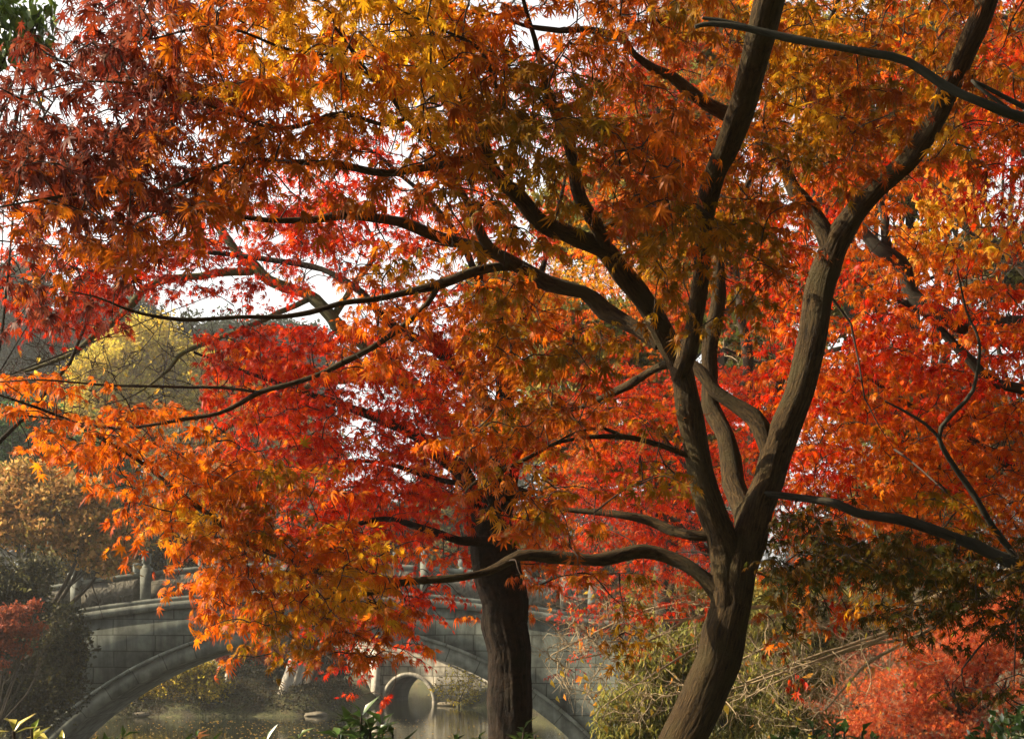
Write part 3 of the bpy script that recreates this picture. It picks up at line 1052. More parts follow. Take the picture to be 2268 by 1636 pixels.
def far_bridge():
    d = 69.0
    sc = F / d
    root = thing('arch_bridge', 'smaller pale stone bridge with round arches seen under the wide arch', 'bridge', ((905 - CX) / sc, d, WATER))
    root.rotation_euler[2] = R(-18)
    wd = 3.0
    arches = [(0.0, 1.30), (-3.75, 1.85), (-7.5, 1.30)]

    def deck(x):
        u = np.abs(x + 3.75)
        return 3.45 - 0.030 * u ** 2 - 0.08 * u
    xs_ = np.linspace(-12.0, 4.4, 260)
    low = np.full(xs_.shape, -0.8)
    for cx_, r_ in arches:
        ins = np.abs(xs_ - cx_) < r_
        low = np.where(ins, np.maximum(low, 0.05 + np.sqrt(np.maximum(r_ ** 2 - (xs_ - cx_) ** 2, 0))), low)
    b = Buf()
    band(b, xs_, low, deck(xs_), 0.03, wd - 0.03)
    b.build('spandrel_wall', M_STONE_F, root)
    for cx_, r_ in arches:
        b = Buf()
        arch_ring(b, cx_, 0.05, r_ - 0.06, r_ + 0.14, -math.pi / 2 - 0.05, math.pi / 2 + 0.05, -0.03, 0.30, 40)
        b.build('arch_ring', M_STONE_FR, root)
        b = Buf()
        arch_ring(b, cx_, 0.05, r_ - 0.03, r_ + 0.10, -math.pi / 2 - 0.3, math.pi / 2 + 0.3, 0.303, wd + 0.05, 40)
        b.build('barrel_vault', M_VAULT_SHADE, root)
    for x in (-1.75, -5.75):
        b = Buf()
        v, f = box_v((x, -0.03, 1.0), (0.45, 0.16, 3.0))
        b.add(v, f)
        b.build('pier', M_STONE_FP, root)
    b = Buf()
    band(b, xs_, deck(xs_) + 0.003, deck(xs_) + 0.18, -0.10, wd + 0.10)
    b.build('cornice', M_STONE_FP, root)
    xsq = [-11.6 + 1.28 * k for k in range(13)]
    for yy in (0.1, wd - 0.1):
        for i, x in enumerate(xsq):
            z0 = float(deck(np.array(x))) + 0.183
            b = Buf()
            v, f = box_v((x, yy, z0 + 0.55), (0.26, 0.24, 1.1))
            b.add(v, f)
            v, f = box_v((x, yy, z0 + 1.18), (0.20, 0.18, 0.15))
            b.add(v, f)
            b.build('post', M_STONE_FP, root)
            if i + 1 < len(xsq):
                xa = np.linspace(x + 0.132, xsq[i + 1] - 0.132, 5)
                b = Buf()
                band(b, xa, deck(xa) + 0.186, deck(xa) + 0.95, yy - 0.06, yy + 0.06)
                b.build('panel', M_STONE_F if False else M_CARVE2, root)


M_CARVE2 = stone_material('pale_carved_granite', (0.40, 0.37, 0.31), None, stain=0.3, noise=9.0, bump=1.0)
far_bridge()


# ------------------------------------------------------------------ trees made of clumps (background)
def clump_tree(name, label, cat, d, clumps, pal, n, leaf, trunk_px=None, trunk_w=0.18, tmpl=T_CLUMP, mat=M_FAR, bark=M_BARKFAR, group=None,
               thick=1.0, droop=0.3, seed=1, shell=0.35, twig_share=0.0, stems=None, crown='crown', white=0.0):
    """clumps: px, py, rx, ry (pixels at distance d). trunk from the ground to the clumps."""
    rg = np.random.default_rng(seed)
    cx_ = np.mean([c[0] for c in clumps]) if trunk_px is None else trunk_px
    bx = (cx_ - CX) / F * d
    g0 = gz(bx, d)
    root = thing(name, label, cat, (bx, d, g0), group)
    area = np.array([c[2] * c[3] for c in clumps], float)
    cnt = rg.multinomial(n, area / area.sum())
    pos = []
    cents = []
    ox, oy = (clumps[0][0] - CX) / F * d, 0
    for (px, py, rx, ry), k in zip(clumps, cnt):
        dd = d + rg.uniform(-0.5, 0.5) * thick * (area.mean() ** 0.5) / F * d
        c = np.array(P(px, py, dd))
        cents.append(c)
        a, b_ = rx / F * d, ry / F * d
        # sub-clumps so that the outline is uneven and gaps open
        m = max(4, int(k / 70))
        sub = norm(rg.normal(size=(m, 3))) * (rg.uniform(0.25, 1, (m, 1)) ** 0.6)
        sub *= np.array((a, (a + b_) / 2 * thick, b_))
        which = rg.integers(0, m, k)
        p = c + sub[which] * 0.92 + rg.normal(size=(k, 3)) * np.array((a, a * thick, b_)) * (0.55 / m ** 0.33)
        pos.append(p)
    pos = np.concatenate(pos).astype(np.float32)
    g_here = ground_z(pos[:, 0], pos[:, 1])
    pos[:, 2] = np.maximum(pos[:, 2], np.maximum(g_here, WATER) + 0.1)
    k = len(pos)
    tip = rg.normal(size=(k, 3)) + np.array((0, 0, -droop * 2))
    up = rg.normal(size=(k, 3)) + np.array((0, 0, 0.8))
    b = Buf()
    put_leaves(b, tmpl, pos, tip.astype(np.float32), up.astype(np.float32), leaf * np.clip(rg.normal(1, .25, k), .5, 1.6), colours(pal, k, 0.18))
    org = np.array((bx, d, g0))
    b.v = [v - org.astype(np.float32) for v in b.v]
    b.build(crown, mat, root)
    # trunk and limbs
    cents = np.array(cents)
    mid = cents.mean(0)
    if trunk_w > 0:
        tb = Buf()
        top = cents[np.argmax(cents[:, 2])]
        fork = np.array((bx * 0.6 + mid[0] * 0.4, d, g0 + 0.45 * (mid[2] - g0)))
        base = np.array((bx, d, g0 - 0.2))
        w0 = trunk_w
        tube(tb, catmull([(*base, w0 * 1.25), (*((base + fork) / 2 + (0.12 * w0, 0, 0)), w0), (*fork, w0 * .85), (*(fork * .4 + top * .6), w0 * .45), (*top, w0 * .12)], 0.4), n=9, rough=0.08, seed=seed)
        tb.v = [v - org.astype(np.float32) for v in tb.v]
        tk = tb.build('trunk', bark, root, smooth=True)
        lb_ = Buf()
        for c in cents:
            m1 = fork * .5 + c * .5 + rg.normal(0, 0.1, 3) * np.linalg.norm(c - fork)
            tube(lb_, catmull([(*fork, w0 * .5), (*m1, w0 * .3), (*c, w0 * .12)], 0.4), n=5, cap=False)
            for _ in range(4):
                e = c + rg.normal(size=3) * 0.5 * np.linalg.norm(c - fork) * 0.5
                tube(lb_, catmull([(*m1, w0 * .16), (*((m1 + e) / 2 + rg.normal(0, .05, 3)), w0 * .1), (*e, w0 * .04)], 0.4), n=4, cap=False)
        lb_.v = [v - org.astype(np.float32) for v in lb_.v]
        lb_.build('limbs', bark, root, smooth=True)
    return root


DG = [(0.035, 0.06, 0.03), (0.05, 0.08, 0.04), (0.03, 0.05, 0.03)]
GREY = [(0.07, 0.08, 0.045), (0.10, 0.10, 0.05), (0.05, 0.06, 0.04)]
YEL = [(0.54, 0.49, 0.045), (0.42, 0.41, 0.045), (0.60, 0.53, 0.06)]
DEEP = [(0.06, 0.17, 0.045), (0.10, 0.21, 0.05), (0.04, 0.11, 0.035)]
TAN = [(0.50, 0.31, 0.09), (0.38, 0.26, 0.07), (0.22, 0.22, 0.05), (0.56, 0.37, 0.13)]
OLIVE = [(0.16, 0.15, 0.035), (0.22, 0.19, 0.045), (0.12, 0.13, 0.035)]
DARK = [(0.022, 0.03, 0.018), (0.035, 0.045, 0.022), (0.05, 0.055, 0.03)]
PINK = [(0.60, 0.11, 0.04), (0.46, 0.06, 0.024), (0.66, 0.19, 0.06), (0.62, 0.15, 0.016), (0.36, 0.05, 0.024)]
RUST = [(0.26, 0.07, 0.03), (0.2, 0.06, 0.03), (0.32, 0.10, 0.04)]
YG = [(0.26, 0.26, 0.045), (0.20, 0.22, 0.04), (0.34, 0.30, 0.06), (0.14, 0.18, 0.04)]
BAMB = [(0.22, 0.23, 0.035), (0.30, 0.28, 0.05), (0.13, 0.16, 0.03), (0.36, 0.31, 0.08), (0.09, 0.11, 0.025)]

far = 'hazy trees beyond the pond'
clump_tree('evergreen_tree', 'tall pale hazy evergreen at the far left behind the red leaves', 'tree', 112, [(30, 640, 80, 80), (10, 740, 110, 90), (140, 720, 80, 70), (90, 830, 130, 80)], DG, 9000, 0.42, seed=21, trunk_w=0.5, group=far)
clump_tree('evergreen_tree', 'dark hazy evergreen behind the right side of the yellow tree', 'tree', 118, [(450, 770, 100, 70), (560, 780, 100, 80), (660, 800, 90, 80), (600, 880, 140, 80)], DG, 9000, 0.42, seed=22, trunk_w=0.5, group=far)
clump_tree('evergreen_tree', 'grey evergreen behind the left side of the yellow tree', 'tree', 120, [(190, 730, 80, 70), (240, 700, 80, 70), (180, 850, 130, 90), (300, 720, 80, 60)], DG, 8000, 0.42, seed=23, trunk_w=0.5, group=far)
clump_tree('yellow_tree', 'tall yellow green tree glowing in the haze beyond the pond', 'tree', 86, [(320, 770, 100, 80), (250, 850, 100, 80), (420, 840, 110, 90), (340, 930, 150, 80), (500, 890, 80, 70), (230, 930, 90, 60), (520, 960, 90, 60)], YEL, 17000, 0.26, seed=24, trunk_w=0.35, droop=0.5)
clump_tree('broadleaf_tree', 'deep green rounded tree at the left edge above the tan tree', 'tree', 54, [(50, 960, 110, 80), (180, 1030, 110, 80), (40, 1060, 120, 80), (240, 1100, 90, 80), (120, 1130, 120, 70)], DEEP, 15000, 0.18, seed=25, trunk_w=0.35, group=far)
clump_tree('broadleaf_tree', 'grey olive tree behind the drooping orange branch', 'tree', 76, [(470, 1010, 150, 80), (600, 1080, 120, 100), (680, 1010, 100, 70), (560, 1200, 140, 80), (420, 1110, 110, 90)], GREY + OLIVE, 16000, 0.24, seed=26, trunk_w=0.35, group=far)
clump_tree('broadleaf_tree', 'dusky tree behind the crown of the nearer bridge', 'tree', 64, [(780, 1170, 130, 100), (900, 1220, 110, 100), (700, 1230, 110, 70), (830, 1290, 140, 70)], DARK + GREY, 13000, 0.22, seed=27, trunk_w=0.3, trunk_px=680, group=far)
clump_tree('broadleaf_tree', 'dusky tree between the dark trunk and the forked maple beyond the bridge', 'tree', 62, [(1010, 1200, 110, 90), (1160, 1230, 120, 90), (1080, 1310, 140, 70), (1270, 1270, 120, 80), (1380, 1250, 110, 90)], DARK + OLIVE, 14000, 0.22, seed=28, trunk_w=0.3, group=far)
clump_tree('broadleaf_tree', 'dark tree with yellowing sprays behind the left parapet', 'tree', 52, [(210, 1230, 110, 60), (330, 1220, 100, 60), (410, 1170, 90, 70), (300, 1290, 150, 50), (450, 1260, 90, 60)], DARK + [(0.14, 0.13, 0.035)], 14000, 0.17, seed=29, trunk_w=0.25, trunk_px=150)
clump_tree('tan_tree', 'tan leaved tree with a crooked limb at the left edge', 'tree', 38, [(60, 1085, 100, 50), (150, 1110, 90, 50), (30, 1150, 80, 50), (220, 1150, 60, 45), (130, 1180, 100, 45), (240, 1220, 70, 40)], TAN, 9000, 0.15, trunk_px=20, seed=30, trunk_w=0.16, droop=0.9)
clump_tree('dark_shrub', 'dark evergreen thicket hiding the left end of the nearer bridge', 'shrub', 35, [(40, 1290, 85, 60), (50, 1400, 110, 90), (125, 1420, 65, 80), (40, 1530, 130, 90), (70, 1560, 60, 60), (130, 1480, 60, 70), (-60, 1380, 110, 160)], DARK + DARK + OLIVE[2:] + [(0.06, 0.07, 0.025)], 15000, 0.12, seed=31, trunk_w=0.12)
clump_tree('red_shrub', 'small coral red maple in front of the dark left thicket', 'shrub', 31, [(10, 1362, 30, 12), (48, 1352, 22, 10), (80, 1342, 16, 8), (20, 1392, 36, 12), (62, 1400, 26, 10), (85, 1385, 14, 8), (10, 1425, 30, 12), (45, 1440, 18, 10), (-40, 1400, 50, 40), (5, 1465, 18, 8)], RUST, 1500, 0.09, trunk_px=-30, seed=32, trunk_w=0.05)
clump_tree('yellow_shrub', 'yellow green shrub on the bank seen under the wide arch', 'shrub', 57.5, [(370, 1510, 60, 36), (420, 1490, 60, 36), (330, 1540, 46, 24), (460, 1530, 50, 28), (400, 1545, 70, 24)], OLIVE + YEL, 7000, 0.13, seed=33, trunk_w=0.05)
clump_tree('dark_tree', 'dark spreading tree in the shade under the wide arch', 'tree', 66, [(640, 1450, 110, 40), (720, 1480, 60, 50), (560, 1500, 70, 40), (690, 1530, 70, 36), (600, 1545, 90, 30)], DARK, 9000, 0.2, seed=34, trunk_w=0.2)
clump_tree('red_maple', 'little dull red maple seen under the wide arch', 'tree', 61, [(530, 1432, 60, 22), (585, 1440, 40, 22), (490, 1445, 36, 16)], [(0.38, 0.07, 0.03), (0.3, 0.05, 0.03), (0.45, 0.12, 0.04)], 3000, 0.13, trunk_px=502, seed=35, trunk_w=0.1)
clump_tree('grey_shrub', 'hazy grey shrubs on the shore behind the round arches', 'shrub', 106, [(740, 1490, 60, 24), (820, 1495, 60, 22), (900, 1500, 60, 22), (980, 1495, 60, 24), (660, 1480, 80, 30)], GREY, 5000, 0.25, seed=36, trunk_w=0.1)
clump_tree('yellow_shrub', 'fine pale shrub by the foot of the pale bridge', 'shrub', 64, [(1010, 1510, 36, 26), (1040, 1525, 30, 22), (985, 1530, 26, 16), (1010, 1545, 44, 12), (1040, 1500, 30, 30)], OLIVE + YEL, 420, 0.11, seed=37, trunk_w=0.04)



def mass(name, label, pos, pal, leaf, n_, tmpl=T_CLUMP):
    rg = np.random.default_rng(77)
    b = Buf()
    put_leaves(b, tmpl, pos.astype(np.float32), (rg.normal(size=pos.shape) + (0, 0, -.5)).astype(np.float32), (rg.normal(size=pos.shape) + (0, 0, .8)).astype(np.float32),
               leaf * np.clip(rg.normal(1, .25, len(pos)), .5, 1.6), colours(pal, len(pos), .2))
    o = b.build(name, M_FAR)
    o['kind'] = 'stuff'
    o['label'] = label


rg_ = np.random.default_rng(50)
k = 46000
wx = rg_.uniform(-62, 66, k)
wy = rg_.uniform(124, 140, k)
wt = 15 + 5 * np.sin(wx * .16 + 1) + 3 * np.sin(wx * .43) + 2 * np.sin(wx * .9 + 2) + np.where(wx < -25, 6, 0)
wz = ground_z(wx, wy) + rg_.uniform(0, 1, k) ** .8 * wt
mass('far_wood', 'far off hazy wood closing the view beyond the pond', np.stack([wx, wy, wz], -1), DARK + GREY + DG, .55, k)
k = 9000
wx = rg_.uniform(-19, -6.8, k)
wy = rg_.uniform(55.8, 64, k)
ok_ = pond_sd(wx, wy) > 0.1
wx, wy = wx[ok_], wy[ok_]
wz = ground_z(wx, wy) + rg_.uniform(0, .35, len(wx)) * np.where((wx / wy * F + CX > 585) & (wx / wy * F + CX < 700), .25, 1.0) + .25 * np.maximum(0, np.sin(wx * 1.3) * np.sin(wy * .9))
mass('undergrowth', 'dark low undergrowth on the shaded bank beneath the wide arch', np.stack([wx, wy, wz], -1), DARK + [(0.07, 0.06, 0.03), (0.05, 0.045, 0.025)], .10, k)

k = 9000  # unseen foliage added to block sky fill from behind and right
wx = np.where(rg_.uniform(size=k) < .55, rg_.uniform(-14, 26, k), rg_.uniform(14, 24, k))
wy = np.where(wx < 14, rg_.uniform(-12.5, -6, k), rg_.uniform(-12, 30, k))
wz = rg_.uniform(0, 13, k)
mass('sky_blocker', 'added unseen evergreen grove behind and to the right of the maples', np.stack([wx, wy, wz], -1), DARK + DEEP, .55, k)

right_bg = 'trees behind the maples'
clump_tree('bamboo', 'feathery yellow green bamboo clump beside the foot of the forked trunk', 'bamboo', 19, [(1450, 1460, 80, 60), (1520, 1430, 60, 60), (1400, 1540, 70, 50), (1480, 1550, 90, 60), (1380, 1600, 60, 40), (1450, 1625, 90, 40), (1640, 1520, 60, 70), (1600, 1600, 80, 50)], BAMB, 15000, 0.11, tmpl=T_NARROW, seed=41, trunk_w=0.04, droop=0.9)
clump_tree('bamboo', 'olive green bamboo right of the forked trunk', 'bamboo', 22, [(1720, 1450, 80, 70), (1700, 1560, 80, 60), (1790, 1500, 80, 60), (1680, 1380, 70, 50), (1760, 1600, 80, 40)], BAMB + OLIVE, 12000, 0.11, tmpl=T_NARROW, seed=42, trunk_w=0.04, droop=0.9)
clump_tree('red_maple', 'coral red maple low at the right edge', 'tree', 20, [(2060, 1440, 120, 70), (2170, 1400, 110, 90), (2000, 1530, 120, 60), (2120, 1550, 130, 60), (2230, 1500, 90, 90), (1960, 1600, 110, 40), (2100, 1620, 130, 40), (2280, 1380, 90, 90), (2230, 1320, 70, 50)], PINK + [(0.55, 0.26, 0.12)], 24000, 0.05, tmpl=T_SMALL, mat=M_MAPLE, seed=43, trunk_w=0.09, droop=0.6)
clump_tree('red_maple', 'thin dusty pink maple between the bamboo and the coral maple', 'tree', 23, [(1880, 1500, 110, 60), (1830, 1560, 90, 50), (1900, 1590, 90, 40), (1950, 1450, 70, 50)], [(0.42, 0.14, 0.08), (0.34, 0.16, 0.07), (0.5, 0.16, 0.08)], 7000, 0.05, tmpl=T_SMALL, seed=44, trunk_w=0.05, droop=0.6)
clump_tree('olive_tree', 'olive leaved tree behind the bare branches on the right', 'tree', 27, [(1830, 1380, 120, 60), (1950, 1350, 110, 60), (1740, 1330, 100, 60), (2080, 1330, 120, 60), (1600, 1350, 110, 60), (1480, 1330, 100, 60)], OLIVE + YG, 15000, 0.10, seed=45, trunk_w=0.14)
clump_tree('yellow_green_tree', 'tall yellow green tree high behind the middle of the maples', 'tree', 24, [(1400, 420, 160, 110), (1290, 480, 120, 90), (1560, 500, 140, 110), (1200, 700, 140, 90), (1400, 760, 140, 90), (1650, 690, 120, 120), (1700, 820, 110, 90), (1480, 250, 160, 110), (1600, 80, 150, 100), (1130, 640, 90, 60), (1480, 900, 130, 80), (1250, 820, 120, 80), (1500, 650, 130, 90), (1350, 1000, 130, 80), (1600, 1000, 120, 80), (1250, 950, 110, 80)], YG, 44000, 0.10, seed=46, trunk_w=0.2, trunk_px=1500, group=right_bg)
clump_tree('yellow_green_tree', 'tall yellow green tree high behind the right side of the maples', 'tree', 26, [(2000, 80, 150, 90), (2130, 200, 140, 110), (1950, 250, 140, 100), (2060, 400, 130, 80), (1850, 420, 120, 100), (2200, 600, 120, 90), (2250, 80, 110, 110), (1820, 150, 120, 120), (1950, 900, 150, 90), (2150, 950, 150, 120), (1850, 650, 100, 100), (2050, 1100, 170, 90)], YG + OLIVE, 34000, 0.10, seed=47, trunk_w=0.2, trunk_px=2050, group=right_bg)
clump_tree('yellow_tree', 'tree with large hanging golden leaves at the right edge', 'tree', 11, [(2070, 470, 90, 60), (2130, 440, 70, 60), (2020, 530, 70, 50), (2190, 500, 80, 60), (2130, 560, 90, 50)], [(0.72, 0.36, 0.03), (0.66, 0.28, 0.03), (0.6, 0.36, 0.05)], 420, 0.10, tmpl=T_OVAL, mat=M_MAPLE, bark=M_BARKG, seed=48, trunk_w=0.04, trunk_px=2480, droop=1.4)
clump_tree('green_tree', 'fresh green leafy tree in the top left corner', 'tree', 8.5, [(20, 40, 55, 50), (60, 90, 45, 40), (15, 120, 40, 40), (90, 20, 40, 30), (-60, 60, 80, 90), (-120, 180, 80, 80)], [(0.10, 0.19, 0.02), (0.16, 0.25, 0.03), (0.06, 0.12, 0.02)], 900, 0.085, tmpl=T_OVAL, mat=M_SHINY, bark=M_BARKG, seed=49, trunk_w=0.035, trunk_px=-260, droop=1.0)

# ------------------------------------------------------------------ the forked maple in front
tA = thing('maple_tree', 'forked maple with brown trunk and spreading orange and rust canopy in front', 'tree', (0, 0, 0))
D = 7.0
limbsA = [
    ('trunk', [(1395, 2140, D, 74), (1440, 1850, D, 58), (1510, 1640, D, 52), (1560, 1530, D, 53), (1598, 1420, D, 52), (1618, 1320, D, 47), (1632, 1250, D, 42), (1640, 1205, D, 30), (1646, 1170, D, 16)], 40),
    ('limb', [(1590, 1450, D, 30), (1606, 1360, D, 36), (1608, 1270, D, 36), (1598, 1200, D, 35), (1574, 1130, 6.98, 33), (1552, 1060, 6.96, 32), (1536, 970, 6.95, 30), (1522, 890, 6.92, 29), (1508, 820, 6.9, 28), (1484, 765, 6.85, 26),
              (1440, 690, 6.75, 25), (1395, 625, 6.6, 24), (1340, 560, 6.45, 23), (1275, 525, 6.3, 21), (1205, 498, 6.1, 20), (1150, 440, 5.95, 18), (1095, 380, 5.8, 16), (1068, 310, 5.6, 14), (1040, 250, 5.4, 9), (1000, 170, 5.2, 5)], 16),
    ('limb', [(1505, 830, 6.9, 22), (1528, 760, 6.7, 21), (1542, 680, 6.5, 20), (1556, 580, 6.2, 20), (1565, 480, 5.9, 22), (1580, 400, 5.7, 25), (1612, 320, 5.4, 28), (1650, 210, 5.1, 31), (1678, 110, 4.8, 33), (1702, 10, 4.5, 36), (1740, -120, 4.3, 32), (1760, -330, 4.1, 20)], 16),
    ('limb', [(1460, 760, 6.9, 18), (1404, 728, 6.95, 19), (1345, 690, 7.0, 19), (1290, 648, 7.0, 18), (1174, 603, 6.9, 17), (1110, 568, 6.8, 15), (1050, 545, 6.7, 12), (985, 528, 6.6, 13), (900, 497, 6.4, 12), (800, 482, 6.2, 11), (690, 487, 6.1, 9), (560, 485, 6.0, 6), (430, 466, 5.9, 4), (300, 470, 5.8, 2)], 12),
    ('branch', [(1150, 592, 6.9, 11), (1090, 592, 6.8, 11), (1030, 612, 6.7, 11), (970, 632, 6.65, 10), (873, 653, 6.6, 8), (757, 674, 6.5, 7), (633, 698, 6.4, 6), (500, 706, 6.3, 5), (400, 708, 6.2, 4.5), (293, 688, 6.1, 3.5), (213, 658, 6.0, 2.5), (120, 640, 6, 1.5)], 8),
    ('branch', [(972, 630, 6.65, 8), (943, 675, 6.6, 8), (857, 747, 6.5, 7.5), (757, 808, 6.45, 7), (660, 845, 6.4, 6.5), (577, 868, 6.4, 6), (483, 915, 6.35, 5), (333, 942, 6.3, 4), (250, 950, 6.3, 4), (167, 935, 6.3, 3), (83, 922, 6.2, 2.5), (-20, 918, 6.2, 2)], 8),
    ('branch', [(577, 868, 6.4, 4), (467, 858, 6.4, 3.5), (267, 855, 6.3, 3), (83, 842, 6.2, 2), (-60, 850, 6.2, 1.5)], 6),
    ('branch', [(1600, 1320, D, 26), (1560, 1278, D, 20), (1500, 1238, D, 18), (1420, 1220, D, 16), (1330, 1236, 6.9, 16), (1230, 1228, 6.85, 14), (1150, 1235, 6.8, 13), (1080, 1262, 6.8, 11), (1000, 1278, 6.7, 10), (920, 1283, 6.7, 9), (870, 1288, 6.7, 8), (780, 1280, 6.6, 8), (667, 1250, 6.6, 7), (550, 1200, 6.6, 7), (400, 1095, 6.5, 6), (333, 1038, 6.5, 5), (233, 975, 6.4, 4.5), (157, 933, 6.4, 4), (0, 875, 6.3, 2.5), (-100, 850, 6.3, 2)], 12),
    ('branch', [(900, 1285, 6.7, 7), (860, 1300, 6.65, 7), (820, 1312, 6.6, 5), (760, 1330, 6.5, 3), (690, 1390, 6.4, 2)], 8),
    ('branch', [(1345, 560, 6.45, 17), (1325, 505, 6.3, 16), (1290, 443, 6.1, 15), (1267, 350, 5.9, 14), (1240, 267, 5.6, 12), (1217, 200, 5.4, 10), (1190, 110, 5.2, 7), (1160, 0, 5.0, 5), (1140, -120, 4.9, 3)], 10),
    ('branch', [(1120, 580, 6.8, 12), (1074, 530, 6.6, 12), (1034, 443, 6.3, 10), (1004, 395, 6.1, 8), (960, 330, 5.8, 6), (900, 257, 5.5, 8), (857, 205, 5.2, 6), (800, 140, 4.9, 4), (740, 60, 4.6, 3)], 10),
    ('branch', [(1334, 507, 6.3, 7), (1390, 475, 6.3, 7), (1460, 447, 6.4, 6), (1530, 400, 6.5, 3)], 8),
    ('branch', [(1075, 340, 5.7, 9), (1000, 362, 5.4, 9), (930, 374, 5.2, 9), (857, 383, 5.1, 9), (757, 367, 5.0, 8), (640, 358, 4.9, 6), (495, 362, 4.8, 5), (350, 425, 4.7, 5), (223, 423, 4.6, 5), (110, 440, 4.5, 3), (-60, 470, 4.4, 2)], 8),
    ('branch', [(905, 262, 5.5, 5), (843, 275, 5.3, 5), (756, 252, 5.0, 5), (690, 270, 4.9, 5), (620, 285, 4.8, 5), (500, 250, 4.6, 3), (380, 200, 4.5, 3), (200, 180, 4.4, 2), (60, 210, 4.3, 1.5)], 8),
    ('branch', [(860, 205, 5.2, 4), (760, 130, 4.9, 4), (640, 110, 4.7, 3.5), (480, 60, 4.5, 3), (330, 90, 4.4, 2)], 6),
    ('branch', [(1120, 372, 5.8, 8), (1137, 330, 5.6, 8), (1125, 270, 5.4, 6), (1100, 200, 5.1, 5), (1060, 110, 4.9, 4), (960, 60, 4.7, 3), (860, 10, 4.6, 2)], 8),
    ('limb', [(1600, 1470, D, 26), (1620, 1370, D, 34), (1638, 1280, D, 38), (1660, 1190, 7.03, 38), (1690, 1100, 7.05, 37), (1722, 1000, 7.1, 36), (1758, 890, 7.1, 35), (1788, 790, 7.1, 34), (1805, 700, 7.1, 33), (1818, 620, 7.1, 33), (1845, 550, 7.05, 31), (1890, 480, 7.0, 27), (1945, 415, 6.9, 25), (2010, 355, 6.8, 24), (2062, 280, 6.6, 24), (2100, 200, 6.4, 25), (2140, 110, 6.2, 26), (2180, 10, 6.0, 27), (2210, -130, 5.8, 22), (2220, -330, 5.6, 12)], 18),
    ('limb', [(1842, 570, 7.05, 24), (1822, 515, 7.05, 22), (1785, 470, 7.1, 20), (1755, 430, 7.1, 19), (1737, 380, 7.1, 17), (1720, 325, 7.0, 15), (1700, 270, 7.0, 13), (1715, 205, 6.9, 11), (1765, 140, 6.8, 8), (1830, 60, 6.6, 5), (1880, -60, 6.5, 4)], 12),
    ('limb', [(1715, 310, 7.0, 15), (1670, 292, 7.0, 16), (1607, 262, 6.9, 16), (1510, 190, 6.6, 14), (1450, 150, 6.4, 11), (1407, 120, 6.3, 9), (1367, 82, 6.1, 8), (1257, 66, 5.8, 7), (1174, 60, 5.6, 5), (1090, 30, 5.4, 3)], 10),
    ('limb', [(1708, 1020, 7.1, 20), (1694, 975, 7.12, 20), (1670, 925, 7.15, 19), (1612, 880, 7.2, 18), (1545, 832, 7.25, 17), (1500, 790, 7.3, 13), (1440, 690, 7.3, 9), (1370, 600, 7.2, 6)], 12),
    ('limb', [(1645, 1230, 7.05, 26), (1632, 1100, 7.3, 24), (1616, 1010, 7.4, 22), (1590, 930, 7.5, 21), (1575, 850, 7.5, 20), (1578, 760, 7.5, 20), (1592, 670, 7.4, 17), (1600, 560, 7.3, 12), (1640, 440, 7.2, 7), (1700, 330, 7.1, 4)], 12),
    ('branch', [(1500, 800, 6.9, 12), (1457, 812, 7.0, 10), (1390, 850, 7.1, 9), (1324, 888, 7.2, 7), (1257, 912, 7.2, 4), (1180, 930, 7.2, 3)], 8),
    ('branch', [(1550, 1020, 6.95, 8), (1460, 985, 6.9, 6), (1377, 968, 6.8, 6), (1240, 978, 6.7, 5), (1174, 1012, 6.6, 5), (1057, 1065, 6.5, 4), (1030, 1090, 6.5, 2)], 8),
    ('branch', [(1585, 1185, 7, 14), (1530, 1186, 7, 12), (1484, 1175, 7.05, 11), (1440, 1152, 7.1, 10), (1390, 1142, 7.1, 9), (1264, 1130, 7.2, 6), (1160, 1110, 7.2, 3)], 8),
    ('branch', [(1385, 970, 6.8, 4), (1340, 950, 6.8, 4), (1280, 955, 6.7, 3), (1190, 1000, 6.6, 2)], 6),
]
WOOD_SCALE = 0.95
nodesA = build_limbs(tA, limbsA, M_BARK, 0.05, 0.024)
nA = grow('A', nodesA, sprays['A'], tA, leaf=LEAF['A'])

